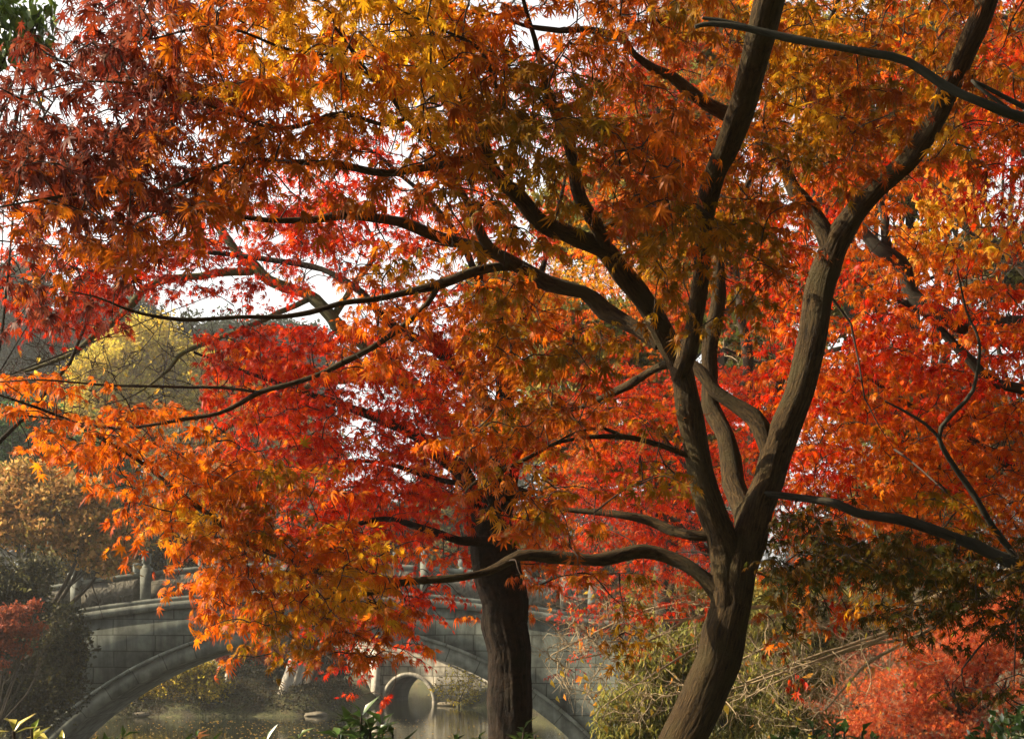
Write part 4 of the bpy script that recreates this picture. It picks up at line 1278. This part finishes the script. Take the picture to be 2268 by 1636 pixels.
# ------------------------------------------------------------------ red maple with the dark trunk
tB = thing('maple_tree', 'red leaved maple with thick dark rough trunk in front of the bridge', 'tree', (0, 0, 0))
D = 9.0
limbsB = [
    ('trunk', [(1150, 1990, D, 66), (1136, 1720, D, 54), (1131, 1600, D, 52), (1124, 1480, D, 54), (1117, 1380, D, 55), (1106, 1290, D, 56), (1090, 1210, D, 52), (1092, 1130, D, 46), (1110, 1050, D, 40), (1120, 980, D, 32), (1118, 900, D, 22), (1105, 800, D, 16), (1080, 690, D, 11), (1060, 560, D, 7)], 22),
    ('limb', [(1080, 1180, D, 30), (1060, 1110, D, 24), (1020, 1050, D, 20), (950, 990, 9.1, 15), (870, 940, 9.2, 12), (760, 900, 9.3, 9), (650, 860, 9.3, 6), (540, 820, 9.3, 4), (430, 780, 9.3, 3)], 10),
    ('limb', [(1115, 960, D, 20), (1050, 860, D, 16), (970, 780, D, 13), (880, 720, 9, 11), (790, 640, 9, 9), (680, 590, 9.1, 7), (560, 570, 9.2, 6), (420, 560, 9.2, 4), (250, 600, 9.2, 3), (100, 640, 9.1, 2)], 10),
    ('limb', [(1118, 1090, 8.9, 16), (1160, 1090, 8.8, 10), (1100, 1082, 8.6, 9), (1040, 1080, 8.5, 8), (930, 1050, 8.5, 6), (850, 1025, 8.5, 5), (770, 1020, 8.5, 3)], 8),
    ('limb', [(1105, 820, D, 13), (1160, 700, 9, 9), (1200, 600, 9, 7), (1230, 480, 9, 5), (1260, 330, 9, 4), (1240, 200, 9, 3)], 8),
    ('limb', [(1060, 620, D, 8), (1000, 500, 9, 7), (900, 400, 9, 5), (800, 330, 9, 4), (720, 420, 9, 3)], 8),
    ('limb', [(1085, 1200, 8.8, 16), (1030, 1200, 8.6, 12), (960, 1180, 8.5, 9), (850, 1150, 8.5, 7), (740, 1180, 8.5, 5), (640, 1200, 8.5, 3)], 8),
    ('branch', [(870, 1290, 8.6, 3), (900, 1340, 8.6, 3), (850, 1400, 8.6, 2.5), (800, 1480, 8.6, 1.5)], 5),
]
WOOD_SCALE = 0.92
nodesB = build_limbs(tB, limbsB, M_BARKB, 0.07, 0.05)
nB = grow('B', nodesB, sprays['B'], tB, leaf=LEAF['B'], twig_r=0.003)

# ------------------------------------------------------------------ maple standing outside the right edge
tC = thing('maple_tree', 'maple reaching in from the right edge with red orange sprays and grey branches', 'tree', (0, 0, 0))
limbsC = [
    ('trunk', [(2950, 2100, 7.2, 80), (2900, 1800, 7.2, 66), (2860, 1500, 7.2, 60), (2840, 1250, 7.3, 52), (2800, 900, 7.4, 44), (2720, 600, 7.4, 34), (2640, 300, 7.2, 24), (2560, 0, 7, 14)], 16),
    ('branch', [(2840, 1400, 7.2, 30), (2600, 1340, 7.0, 24), (2400, 1300, 6.9, 20), (2267, 1257, 6.8, 17), (2210, 1233, 6.8, 16), (2127, 1190, 6.8, 15), (2010, 1157, 6.8, 14), (1877, 1127, 6.8, 12), (1793, 1108, 6.9, 10), (1727, 1097, 6.95, 9), (1670, 1090, 7, 5)], 12),
    ('branch', [(2255, 1248, 6.8, 10), (2235, 1215, 6.8, 9), (2200, 1170, 6.75, 8), (2163, 1107, 6.7, 8), (2143, 1078, 6.7, 8), (2080, 970, 6.6, 7), (2118, 908, 6.6, 6), (2158, 862, 6.6, 5), (2170, 762, 6.5, 4), (2140, 688, 6.5, 3), (2120, 600, 6.4, 2)], 8),
    ('branch', [(2082, 972, 6.6, 5), (2050, 940, 6.6, 4.5), (2003, 912, 6.6, 4), (1960, 890, 6.6, 2)], 7),
    ('branch', [(2700, 560, 7.3, 20), (2480, 380, 5.4, 16), (2380, 290, 4.8, 15), (2267, 258, 4.5, 13), (2177, 230, 4.4, 12), (2093, 190, 4.4, 12.5), (2010, 138, 4.4, 11.5), (1930, 118, 4.4, 11), (1843, 100, 4.4, 10), (1743, 82, 4.4, 10), (1653, 60, 4.4, 9), (1577, 52, 4.4, 7), (1540, 60, 4.4, 5)], 12),
    ('branch', [(1650, 58, 4.4, 5), (1590, 45, 4.4, 6), (1555, 40, 4.4, 4)], 7),
    ('branch', [(2330, 270, 4.6, 9), (2150, 180, 4.5, 5), (2240, 245, 4.5, 5)], 6),
    ('limb', [(2800, 900, 7.5, 28), (2500, 950, 8.3, 22), (2350, 900, 8.5, 19), (2267, 862, 8.6, 17), (2177, 826, 8.6, 15), (2110, 762, 8.6, 12), (2040, 690, 8.6, 9), (1960, 650, 8.6, 5)], 10),
    ('limb', [(2830, 1250, 7.4, 26), (2500, 1150, 8.6, 13), (2267, 1055, 8.8, 10), (2177, 995, 8.8, 9), (2080, 930, 8.8, 8), (1977, 875, 8.8, 6), (1900, 820, 8.8, 4)], 8),
    ('limb', [(2830, 1330, 7.4, 26), (2500, 1250, 8.0, 18), (2200, 1230, 8.2, 15), (2010, 1223, 8.3, 13), (1870, 1220, 8.3, 11), (1780, 1190, 8.3, 5)], 9),
    ('limb', [(2720, 620, 7.5, 26), (2400, 700, 8.4, 24), (2200, 720, 8.5, 23), (2080, 690, 8.5, 22), (2020, 635, 8.5, 21), (1985, 580, 8.5, 20), (1940, 545, 8.5, 17), (1880, 495, 8.5, 13), (1820, 455, 8.5, 10), (1760, 380, 8.5, 6)], 10),
    ('limb', [(2000, 600, 8.5, 14), (1965, 540, 8.5, 12), (1955, 470, 8.5, 10), (1930, 370, 8.4, 8), (1900, 250, 8.3, 5), (1950, 120, 8.2, 3)], 9),
    ('limb', [(2640, 330, 7.3, 16), (2400, 420, 8.2, 12), (2250, 330, 8.4, 8), (2150, 280, 8.4, 5), (2040, 320, 8.4, 3)], 8),
    ('limb', [(2560, 60, 7.1, 10), (2350, 60, 8.0, 8), (2150, 30, 8.2, 5), (2000, 80, 8.3, 3)], 8),
    ('branch', [(2267, 1290, 6.8, 6), (2350, 1320, 6.8, 8), (2240, 1380, 6.7, 4), (2180, 1420, 6.6, 3), (2130, 1480, 6.6, 2)], 6),
]
WOOD_SCALE = 0.82
nodesC = build_limbs(tC, limbsC, M_BARKG, 0.06)
nC = grow('C', nodesC, sprays['C'], tC, leaf=LEAF['C'])

# ------------------------------------------------------------------ scarlet maple behind the fork
tD = thing('maple_tree', 'small leaved scarlet maple glimpsed behind the fork of the front maple', 'tree', (0, 0, 0))
limbsD = [
    ('trunk', [(1480, 1780, 13, 26), (1565, 1500, 13, 22), (1625, 1300, 13, 20), (1665, 1130, 13, 17), (1660, 900, 13, 14), (1640, 700, 13, 11), (1600, 450, 13, 8), (1560, 200, 13, 5)], 10),
    ('limb', [(1642, 1330, 13, 12), (1540, 1200, 13, 9), (1420, 1120, 13, 7), (1300, 1080, 13, 5)], 8),
    ('limb', [(1645, 1200, 13, 12), (1500, 1000, 13, 8), (1400, 920, 13, 6), (1300, 900, 13, 4)], 8),
    ('limb', [(1655, 1000, 13, 11), (1720, 880, 13, 8), (1760, 760, 13, 5)], 8),
    ('limb', [(1625, 620, 13, 9), (1500, 400, 13, 6), (1450, 230, 13, 4), (1380, 120, 13, 3)], 8),
]
WOOD_SCALE = 1.0
nodesD = build_limbs(tD, limbsD, M_BARKFAR, 0.05)
nD = grow('D', nodesD, sprays['D'], tD, leaf=LEAF['D'], tmpl=T_SMALL)
print('leaves', nA, nB, nC, nD)


# ------------------------------------------------------------------ bare trees
def bare(name, label, cat, limbs, regions, n, bark, twig, twig_r, leaf_pal=None, leaf_n=0, leaf=0.05, seed=5, tmpl=T_OVAL):
    global rng
    root = thing(name, label, cat, (0, 0, 0))
    nodes = build_limbs(root, limbs, bark, 0.05)
    rg = np.random.default_rng(seed)
    pts = []
    wts = np.array([r[2] * r[3] for r in regions], float)
    for i, k in enumerate(rg.multinomial(n, wts / wts.sum())):
        px, py, rx, ry, d0, d1 = regions[i]
        for _ in range(k):
            a, q = rg.uniform(0, 6.28), math.sqrt(rg.uniform())
            pts.append(PV(px + rx * q * math.cos(a), py + ry * q * math.sin(a), rg.uniform(d0, d1)))
    pts = np.array(pts)
    dist = np.linalg.norm(pts[:, None] - nodes[None], axis=2).min(1)
    nd = [np.array(nodes)]
    tb = Buf()
    ends = []
    allp = np.empty((len(nodes) + 4 * n, 3))
    allp[:len(nodes)] = nodes
    k = len(nodes)
    for i in np.argsort(dist):
        s = pts[i].astype(float)
        j = int(np.argmin(((allp[:k] - s) ** 2).sum(1)))
        a = allp[j]
        v = s - a
        L = np.linalg.norm(v)
        if L < 0.03:
            continue
        m1 = a + v * .35 + rg.normal(0, .045 * L, 3)
        m2 = a + v * .7 + rg.normal(0, .045 * L, 3)
        r0 = twig_r * (1 + L)
        tube(tb, catmull([(*a, r0), (*m1, r0 * .8), (*m2, r0 * .6), (*s, r0 * .35)], max(.06, L / 7)), n=4, cap=False)
        for _ in range(3):
            q = m2 * rg.uniform(0, 1) + s * .5
            q = m1 + (s - m1) * rg.uniform(0.1, 1)
            e = q + norm(v / L + rg.normal(0, 0.42, 3)) * rg.uniform(.12, .4) * max(0.6, min(L, 1.2))
            tube(tb, catmull([(*q, r0 * .35), (*((q + e) / 2 + rg.normal(0, .02, 3)), r0 * .28), (*e, r0 * .18)], 0.1), n=3, cap=False)
            ends.append(e)
        for m in (m1, m2, s):
            allp[k] = m
            k += 1
    tb.build('twigs', twig, root)
    if leaf_pal and leaf_n:
        ends = np.array(ends)
        q = ends[rg.integers(0, len(ends), leaf_n)] + rg.normal(0, .03, (leaf_n, 3))
        lb_ = Buf()
        put_leaves(lb_, tmpl, q.astype(np.float32), (rg.normal(0, .5, (leaf_n, 3)) + (0, 0, -1)).astype(np.float32), rg.normal(size=(leaf_n, 3)).astype(np.float32), leaf * rg.uniform(.6, 1.3, leaf_n), colours(leaf_pal, leaf_n))
        lb_.build('leaves', M_MAPLE, root)
    return root


bare('mossy_tree', 'nearly bare tree with mossy limbs against the white sky on the left', 'tree', [
    ('trunk', [(1135, 1900, 12.5, 36), (1132, 1600, 12.5, 32), (1112, 1300, 12.5, 28), (1085, 1080, 12.5, 24), (1000, 950, 12.5, 21), (880, 830, 12.5, 18), (780, 740, 12.5, 16), (735, 705, 12.5, 15), (690, 660, 12.5, 14), (633, 630, 12.5, 13), (560, 598, 12.5, 12), (500, 520, 12.5, 9), (470, 430, 12.5, 7), (440, 340, 12.5, 4)], 12),
    ('limb', [(560, 600, 12.5, 9), (440, 610, 12.4, 8), (335, 632, 12.3, 8), (283, 685, 12.3, 8), (233, 725, 12.3, 7), (150, 788, 12.2, 5), (33, 828, 12.2, 3), (-60, 860, 12.2, 2)], 8),
    ('limb', [(880, 830, 12.5, 9), (700, 850, 12.4, 8), (577, 905, 12.4, 8), (483, 955, 12.3, 7), (430, 1000, 12.3, 4), (380, 1050, 12.3, 2)], 8),
    ('limb', [(690, 660, 12.5, 7), (560, 720, 12.4, 5), (423, 772, 12.3, 5), (367, 822, 12.3, 4), (300, 872, 12.3, 2), (220, 900, 12.2, 1.5)], 7),
    ('limb', [(735, 705, 12.5, 9), (790, 620, 12.5, 7), (830, 560, 12.5, 5), (800, 480, 12.5, 4), (690, 385, 12.5, 4)], 7),
], [(300, 800, 280, 130, 11.6, 13), (120, 860, 140, 100, 11.6, 13), (430, 950, 150, 60, 11.8, 12.8), (650, 480, 140, 120, 12, 13), (150, 130, 120, 110, 11.6, 12.6), (400, 480, 150, 100, 11.8, 12.8), (900, 850, 100, 100, 12, 13)],
    900, M_BARKM, M_TWIG, 0.0040, [(0.5, 0.36, 0.04), (0.6, 0.3, 0.04)], 60, 0.07)

bare('bare_shrub', 'arching pale bare branches with a few amber leaves right of the forked trunk', 'shrub', [
    ('stem', [(2700, 2100, 12, 20), (2600, 1500, 12, 16), (2400, 1250, 12, 12), (2267, 1275, 12, 9), (2203, 1313, 12, 7), (2110, 1365, 12, 6), (2027, 1410, 12, 5), (1927, 1463, 12, 4), (1880, 1510, 12, 3), (1830, 1567, 12, 2)], 7),
    ('stem', [(2260, 1278, 12, 7), (2150, 1330, 11.8, 6), (2030, 1375, 11.8, 5), (1900, 1420, 11.7, 4), (1780, 1460, 11.6, 3), (1650, 1510, 11.6, 2)], 7),
    ('stem', [(2110, 1365, 12, 5), (1900, 1430, 11.9, 4), (1700, 1500, 11.8, 2.5), (1600, 1530, 11.8, 1.5)], 6),
    ('stem', [(2027, 1410, 12, 4), (1850, 1450, 12, 3.5), (1650, 1545, 12, 2)], 6),
    ('stem', [(1900, 1360, 12.8, 4), (1750, 1410, 12.8, 3.5), (1600, 1480, 12.8, 2)], 6),
    ('stem', [(1760, 1350, 13, 4), (1600, 1400, 13, 3.5), (1450, 1490, 13, 2.5), (1340, 1560, 13, 1.5)], 6),
    ('stem', [(1520, 1370, 13, 3), (1420, 1425, 13, 2.5), (1250, 1465, 13, 1.5)], 6),
    ('stem', [(1660, 1345, 13, 3), (1500, 1335, 13, 3), (1350, 1385, 13, 2.5), (1220, 1450, 13, 1.5)], 6),
    ('stem', [(2400, 1250, 12, 9), (2200, 1270, 12.4, 7), (2050, 1330, 12.6, 6), (1900, 1360, 12.8, 6), (1760, 1350, 13, 5), (1660, 1345, 13, 4), (1520, 1370, 13, 3), (1400, 1380, 13, 2), (1300, 1420, 13, 1.5)], 7),
], [(1850, 1430, 260, 90, 11, 13.5), (1750, 1530, 180, 90, 11, 13), (1420, 1370, 220, 90, 11.5, 13.5), (1330, 1450, 130, 90, 11.5, 13), (1950, 1350, 200, 60, 11.5, 13), (1400, 1540, 150, 60, 11.5, 13)],
    900, M_TWIGL, M_TWIGL, 0.0042, [(0.5, 0.36, 0.05), (0.36, 0.34, 0.05), (0.6, 0.24, 0.04)], 260, 0.075, seed=8)

bare('bare_shrub', 'tangle of thin pale dry twigs hanging behind the right edge of the canopy', 'shrub', [
    ('stem', [(2700, 1900, 13.5, 24), (2560, 1200, 13.5, 18), (2420, 800, 13.5, 14), (2267, 600, 13.5, 12), (2190, 530, 13.5, 10), (2130, 490, 13.5, 8), (2080, 420, 13.5, 5), (2060, 330, 13.5, 3)], 8),
    ('stem', [(2420, 800, 13.5, 8), (2200, 760, 13.5, 7), (1980, 740, 13.6, 6), (1800, 790, 13.6, 5), (1680, 800, 13.8, 4), (1600, 770, 13.8, 2)], 7),
], [(2180, 500, 130, 130, 12.5, 14), (1720, 770, 130, 110, 13, 15), (2200, 750, 100, 80, 12.5, 14), (1980, 560, 130, 60, 13, 14), (2230, 1120, 60, 90, 12.5, 14)],
    260, M_BARKFAR, M_TWIGL, 0.0034, [(0.6, 0.42, 0.08), (0.5, 0.3, 0.05)], 70, 0.09, seed=9)


# pine behind the fork
def pine():
    root = thing('pine_tree', 'pine with green needle tufts glimpsed between the two stems of the front maple', 'tree', (0, 0, 0))
    nodes = build_limbs(root, [
        ('trunk', [(1500, 1700, 17, 18), (1620, 1330, 17, 16), (1690, 1050, 17, 13), (1715, 800, 17, 10), (1700, 650, 17, 7), (1690, 520, 17, 4)], 9),
        ('limb', [(1715, 800, 17, 6), (1670, 760, 16.8, 4), (1620, 760, 16.6, 2)], 6),
        ('limb', [(1712, 760, 17, 6), (1750, 720, 16.8, 4), (1790, 700, 16.6, 2)], 6)], M_BARKFAR)
    v, f = [], []
    rg = np.random.default_rng(4)
    pos, tip = [], []
    for _ in range(150):
        c = PV(1690 + rg.normal(0, 70), 740 + rg.normal(0, 80), rg.uniform(16.3, 17.6))
        ax = norm(rg.normal(0, .5, 3) + (0, 0, .8))
        for _ in range(40):
            pos.append(c)
            tip.append(norm(ax + rg.normal(0, .55, 3)))
    pos, tip = np.array(pos, np.float32), np.array(tip, np.float32)
    b = Buf()
    put_leaves(b, oval_template(0.035), pos, tip, rg.normal(size=pos.shape).astype(np.float32), np.full(len(pos), 0.13), colours([(0.10, 0.14, 0.03), (0.18, 0.20, 0.04), (0.07, 0.10, 0.03)], len(pos)))
    b.build('needles', M_FAR, root)


pine()

# ------------------------------------------------------------------ white based trunks on the far bank


def limed(label, px, d, lean, w_):
    x = (px - CX) / F * d
    g0 = gz(x, d)
    root = thing('limewashed_tree', label, 'tree', (x, d, g0))
    b = Buf()
    a = np.array((0, 0, -0.1))
    m = np.array((lean * 1.15, 0, 1.35))
    tube(b, catmull([(*a, w_ * 1.15), (*(m / 2), w_), (*m, w_ * .95)], .2), n=10, rough=.06)
    b.build('painted_base', M_WHITE, root, smooth=True)
    b = Buf()
    e = np.array((lean * 1.15 + lean * 1.6, 0, 3.2))
    tube(b, catmull([(*(m - (0, 0, .02)), w_ * .93), (*((m + e) / 2 + (.1, 0, 0)), w_ * .8), (*e, w_ * .5)], .2), n=10, rough=.08)
    b.build('trunk', M_BARKFAR, root, smooth=True)
    rg = np.random.default_rng(int(px))
    k = 700
    p = e + rg.normal(size=(k, 3)) * (1.3, 1.0, .45)
    b = Buf()
    put_leaves(b, T_CLUMP, p.astype(np.float32), rg.normal(size=(k, 3)).astype(np.float32), rg.normal(size=(k, 3)).astype(np.float32), np.full(k, .2), colours(DARK, k))
    b.build('crown', M_FAR, root)


limed('slim leaning trunk with white painted foot below the small red maple', 498, 60, 0.22, 0.13)
limed('left of two thick white footed trunks leaning together under the wide arch', 628, 58, 0.40, 0.24)
limed('right of two thick white footed trunks leaning together under the wide arch', 650, 58.5, 0.34, 0.22)

# ------------------------------------------------------------------ bank stones
M_ROCK = stone_material('bank_rock', (0.17, 0.15, 0.11), None, stain=0.4, noise=2.0, bump=0.8)
rocks = [(262, 1578, 57, .55, .20), (318, 1584, 56.4, .5, .13), (395, 1586, 56.3, .4, .11), (700, 1586, 56.6, .42, .11),
         (1000, 1552, 66, .6, .10), (1032, 1548, 66.4, .45, .24), (1062, 1550, 66.6, .5, .26)]
where = ['by the left foot of the wide arch', 'with a sunlit flat top, second from the arch foot', 'low below the yellow green shrub', 'right of the two white footed trunks',
         'flat and pale at the foot of the pale bridge', 'rounded beside the dark trunk, middle of three', 'half hidden behind the dark trunk']
for (px, py, d, a, h), wh in zip(rocks, where):
    b = Buf()
    rg = np.random.default_rng(int(px))
    n_, m_ = 12, 7
    V = []
    for i in range(m_):
        th = math.pi * i / (m_ - 1)
        for j in range(n_):
            ph = 2 * math.pi * j / n_
            q = 1 + rg.normal(0, .16)
            V.append((a * 1.2 * math.sin(th) * math.cos(ph) * q, a * math.sin(th) * math.sin(ph) * q, h * 1.3 * math.cos(th) * q))
    fs = [(i * n_ + j, i * n_ + (j + 1) % n_, (i + 1) * n_ + (j + 1) % n_, (i + 1) * n_ + j) for i in range(m_ - 1) for j in range(n_)]
    b.add(V, fs)
    x = (px - CX) / F * d
    o = b.build('bank_stone', M_ROCK)
    o.location = (x, d, WATER + h * .45)
    tag(o, 'waterside stone ' + wh, 'stone', 'stones along the far waterline')

# stakes by the pale bridge
for px0, px1, lab in ((1034, 1052, 'tilted pale stake left of the dark trunk by the pale bridge'), (1062, 1067, 'upright pale stake close to the dark trunk by the pale bridge')):
    b = Buf()
    d = 65.5
    a, e = P(px0, 1545, d), P(px1, 1482, d)
    tube(b, catmull([(*a, .05), (*e, .04)], .2), n=7)
    tag(b.build('wooden_stake', M_WHITE, smooth=True), lab, 'stake')

# floating leaves
b = Buf()
k = 1500
px = np.clip(rng.normal(640, 260, k), 210, 1340)
d = rng.uniform(27, 54, k) ** 1.0
pos = np.stack([(px - CX) / F * d, d, np.full(k, WATER + 0.006)], -1)
keep = pond_sd(pos[:, 0], pos[:, 1]) < -0.3
pos = pos[keep]
k = len(pos)
tip = rng.normal(size=(k, 3)) * (1, 1, 0.02)
up = np.tile((0, 0, 1.0), (k, 1))
put_leaves(b, T_OVAL, pos.astype(np.float32), tip.astype(np.float32), up, rng.uniform(.05, .13, k), colours([(0.5, 0.36, 0.08), (0.4, 0.22, 0.05), (0.3, 0.25, 0.1)], k), curl=0.05)
o = b.build('floating_leaves', M_FAR)
o['kind'] = 'stuff'
o['label'] = 'fallen yellow leaves floating on the pond'

# ------------------------------------------------------------------ foreground shrubs


def rosette_shrub(name, label, tops, d, pal, leaf, mat=M_SHINY, tmpl=None, n=14, seed=1, spread=0.7):
    """leafy shoots rising from the ground; tops: px, py"""
    rg = np.random.default_rng(seed)
    bx = (np.mean([t_[0] for t_ in tops]) - CX) / F * d
    g0 = gz(bx, d)
    root = thing(name, label, 'shrub', (bx, d, g0))
    sb, lb_ = Buf(), Buf()
    pos, tip, up, sz = [], [], [], []
    org = np.array((bx, d, g0))
    for (px, py) in tops:
        for e_i in range(2):
            dd = d + rg.uniform(-.15, .15) + e_i * 0.12
            e = np.array(P(px + e_i * rg.normal(0, 25), py + e_i * 22, dd)) - org
            st = np.array((e[0] * 0.4 + rg.normal(0, .05), rg.normal(0, .05), -0.05))
            tube(sb, catmull([(*st, .012), (*(st * .4 + e * .6 + rg.normal(0, .02, 3)), .008), (*e, .004)], .15), n=5)
            for i in range(n * 2):
                f_ = rg.uniform(0, 1) ** 2 * 0.35
                p = e * (1 - f_) + st * f_ * np.array((1, 1, 1))
                a = i * 2.4 + rg.normal(0, .3)
                el = rg.uniform(.15, 1.1) * (1 - f_ * 1.6)
                t_ = np.array((math.cos(a) * math.cos(el), math.sin(a) * math.cos(el), math.sin(el)))
                pos.append(p)
                tip.append(t_)
                up.append(np.array((0, 0, 1.)) - t_ * .3 + rg.normal(0, .2, 3))
                sz.append(leaf * rg.uniform(.6, 1.2))
    sb.build('stems', M_TWIG, root, smooth=True)
    put_leaves(lb_, tmpl or oval_template(.16), np.array(pos, np.float32), np.array(tip, np.float32), np.array(up, np.float32), np.array(sz), colours(pal, len(pos)))
    lb_.build('leaves', mat, root)


GL = [(0.03, 0.065, 0.012), (0.05, 0.10, 0.02), (0.022, 0.045, 0.012)]
rosette_shrub('rhododendron', 'pale yellow green shoots in the bottom left corner', [(30, 1618), (70, 1612), (110, 1640), (-20, 1625)], 3.6, [(0.42, 0.40, 0.08), (0.50, 0.46, 0.14), (0.20, 0.30, 0.04)], .075, seed=2, n=5)
rosette_shrub('rhododendron', 'dark shoots at the bottom edge below the left foot of the arch', [(235, 1640), (270, 1632), (300, 1645)], 4.2, GL, .06, seed=3, n=9)
rosette_shrub('rhododendron', 'shoots topped with a red brown tip at the bottom edge', [(436, 1630), (470, 1642), (410, 1648)], 4.2, GL + [(0.45, 0.2, 0.08)], .055, seed=4, n=8)
rosette_shrub('rhododendron', 'small pale tipped shoots at the bottom edge left of the tall dark ones', [(590, 1640), (660, 1634), (690, 1640), (730, 1642)], 4.3, GL + [(0.2, 0.22, 0.05)], .055, seed=5, n=8)
rosette_shrub('rhododendron', 'tall dark green whorled shoots at the bottom edge below the round arch', [(800, 1582), (845, 1600), (775, 1610), (820, 1615), (870, 1625), (750, 1625)], 4.4, GL, .085, seed=6, n=9)
rosette_shrub('rhododendron', 'dark shoots at the bottom edge in front of the dark trunk', [(1060, 1630), (1160, 1612), (1185, 1628), (930, 1640), (1010, 1640)], 4.6, GL, .065, seed=7, n=8)
rosette_shrub('rhododendron', 'dark shoots at the bottom edge right of the forked trunk', [(1760, 1625), (1800, 1612), (1850, 1600), (1870, 1620), (1910, 1618), (1935, 1630)], 5.0, GL, .06, seed=8, n=10, tmpl=oval_template(.24))


def hedge():
    d = 4.8
    root = thing('hedge', 'clipped glossy dark green bush in the bottom right corner', 'hedge', ((2250 - CX) / F * d, d, 0))
    rg = np.random.default_rng(12)
    k = 4500
    th = rg.uniform(0, 2 * math.pi, k)
    u = rg.uniform(-.6, 1, k)
    r_ = rg.uniform(.85, 1.02, k)
    s_ = np.sqrt(1 - np.clip(u, -1, 1) ** 2)
    rad = np.array((.50, .45, .55))
    q = np.stack([s_ * np.cos(th), s_ * np.sin(th), u], -1)
    lump = 1 + .10 * np.sin(5 * q[:, 0] + 1) * np.cos(6 * q[:, 1]) + .06 * np.sin(9 * q[:, 2] + 4 * q[:, 0])
    pos = q * rad * (r_ * lump)[:, None] + (0.12, 0, 0.80)
    b = Buf()
    put_leaves(b, oval_template(.3), pos.astype(np.float32), (q + rg.normal(0, .7, (k, 3))).astype(np.float32), (q + rg.normal(0, .6, (k, 3))).astype(np.float32), rg.uniform(.025, .05, k), colours([(0.03, 0.07, 0.012), (0.05, 0.10, 0.02), (0.02, 0.045, 0.01)], k))
    b.build('leaves', M_SHINY, root)
    b = Buf()
    for i in range(14):
        e = np.array((rg.normal(.1, .25), rg.normal(0, .2), rg.uniform(.6, 1.1)))
        tube(b, catmull([(rg.normal(.1, .05), rg.normal(0, .05), -.05, .015), (*(e * .6), .01), (*e, .004)], .2), n=5)
    b.build('stems', M_TWIG, root)


hedge()

# ------------------------------------------------------------------ haze
mh = bpy.data.materials.new('haze')
mh.use_nodes = True
t = mh.node_tree
t.nodes.clear()
out = t.nodes.new('ShaderNodeOutputMaterial')
pv = t.nodes.new('ShaderNodeVolumePrincipled')
pv.inputs['Color'].default_value = (0.94, 0.98, 1.0, 1)
pv.inputs['Density'].default_value = 0.0005
pv.inputs['Anisotropy'].default_value = 0.3
t.links.new(pv.outputs[0], out.inputs['Volume'])
v, f = box_v((0, 88, 17.5), (218, 206, 41))
b = Buf()
b.add(v, f)
o = b.build('haze', mh)
o['kind'] = 'stuff'
o['label'] = 'thin pale morning haze over the pond'
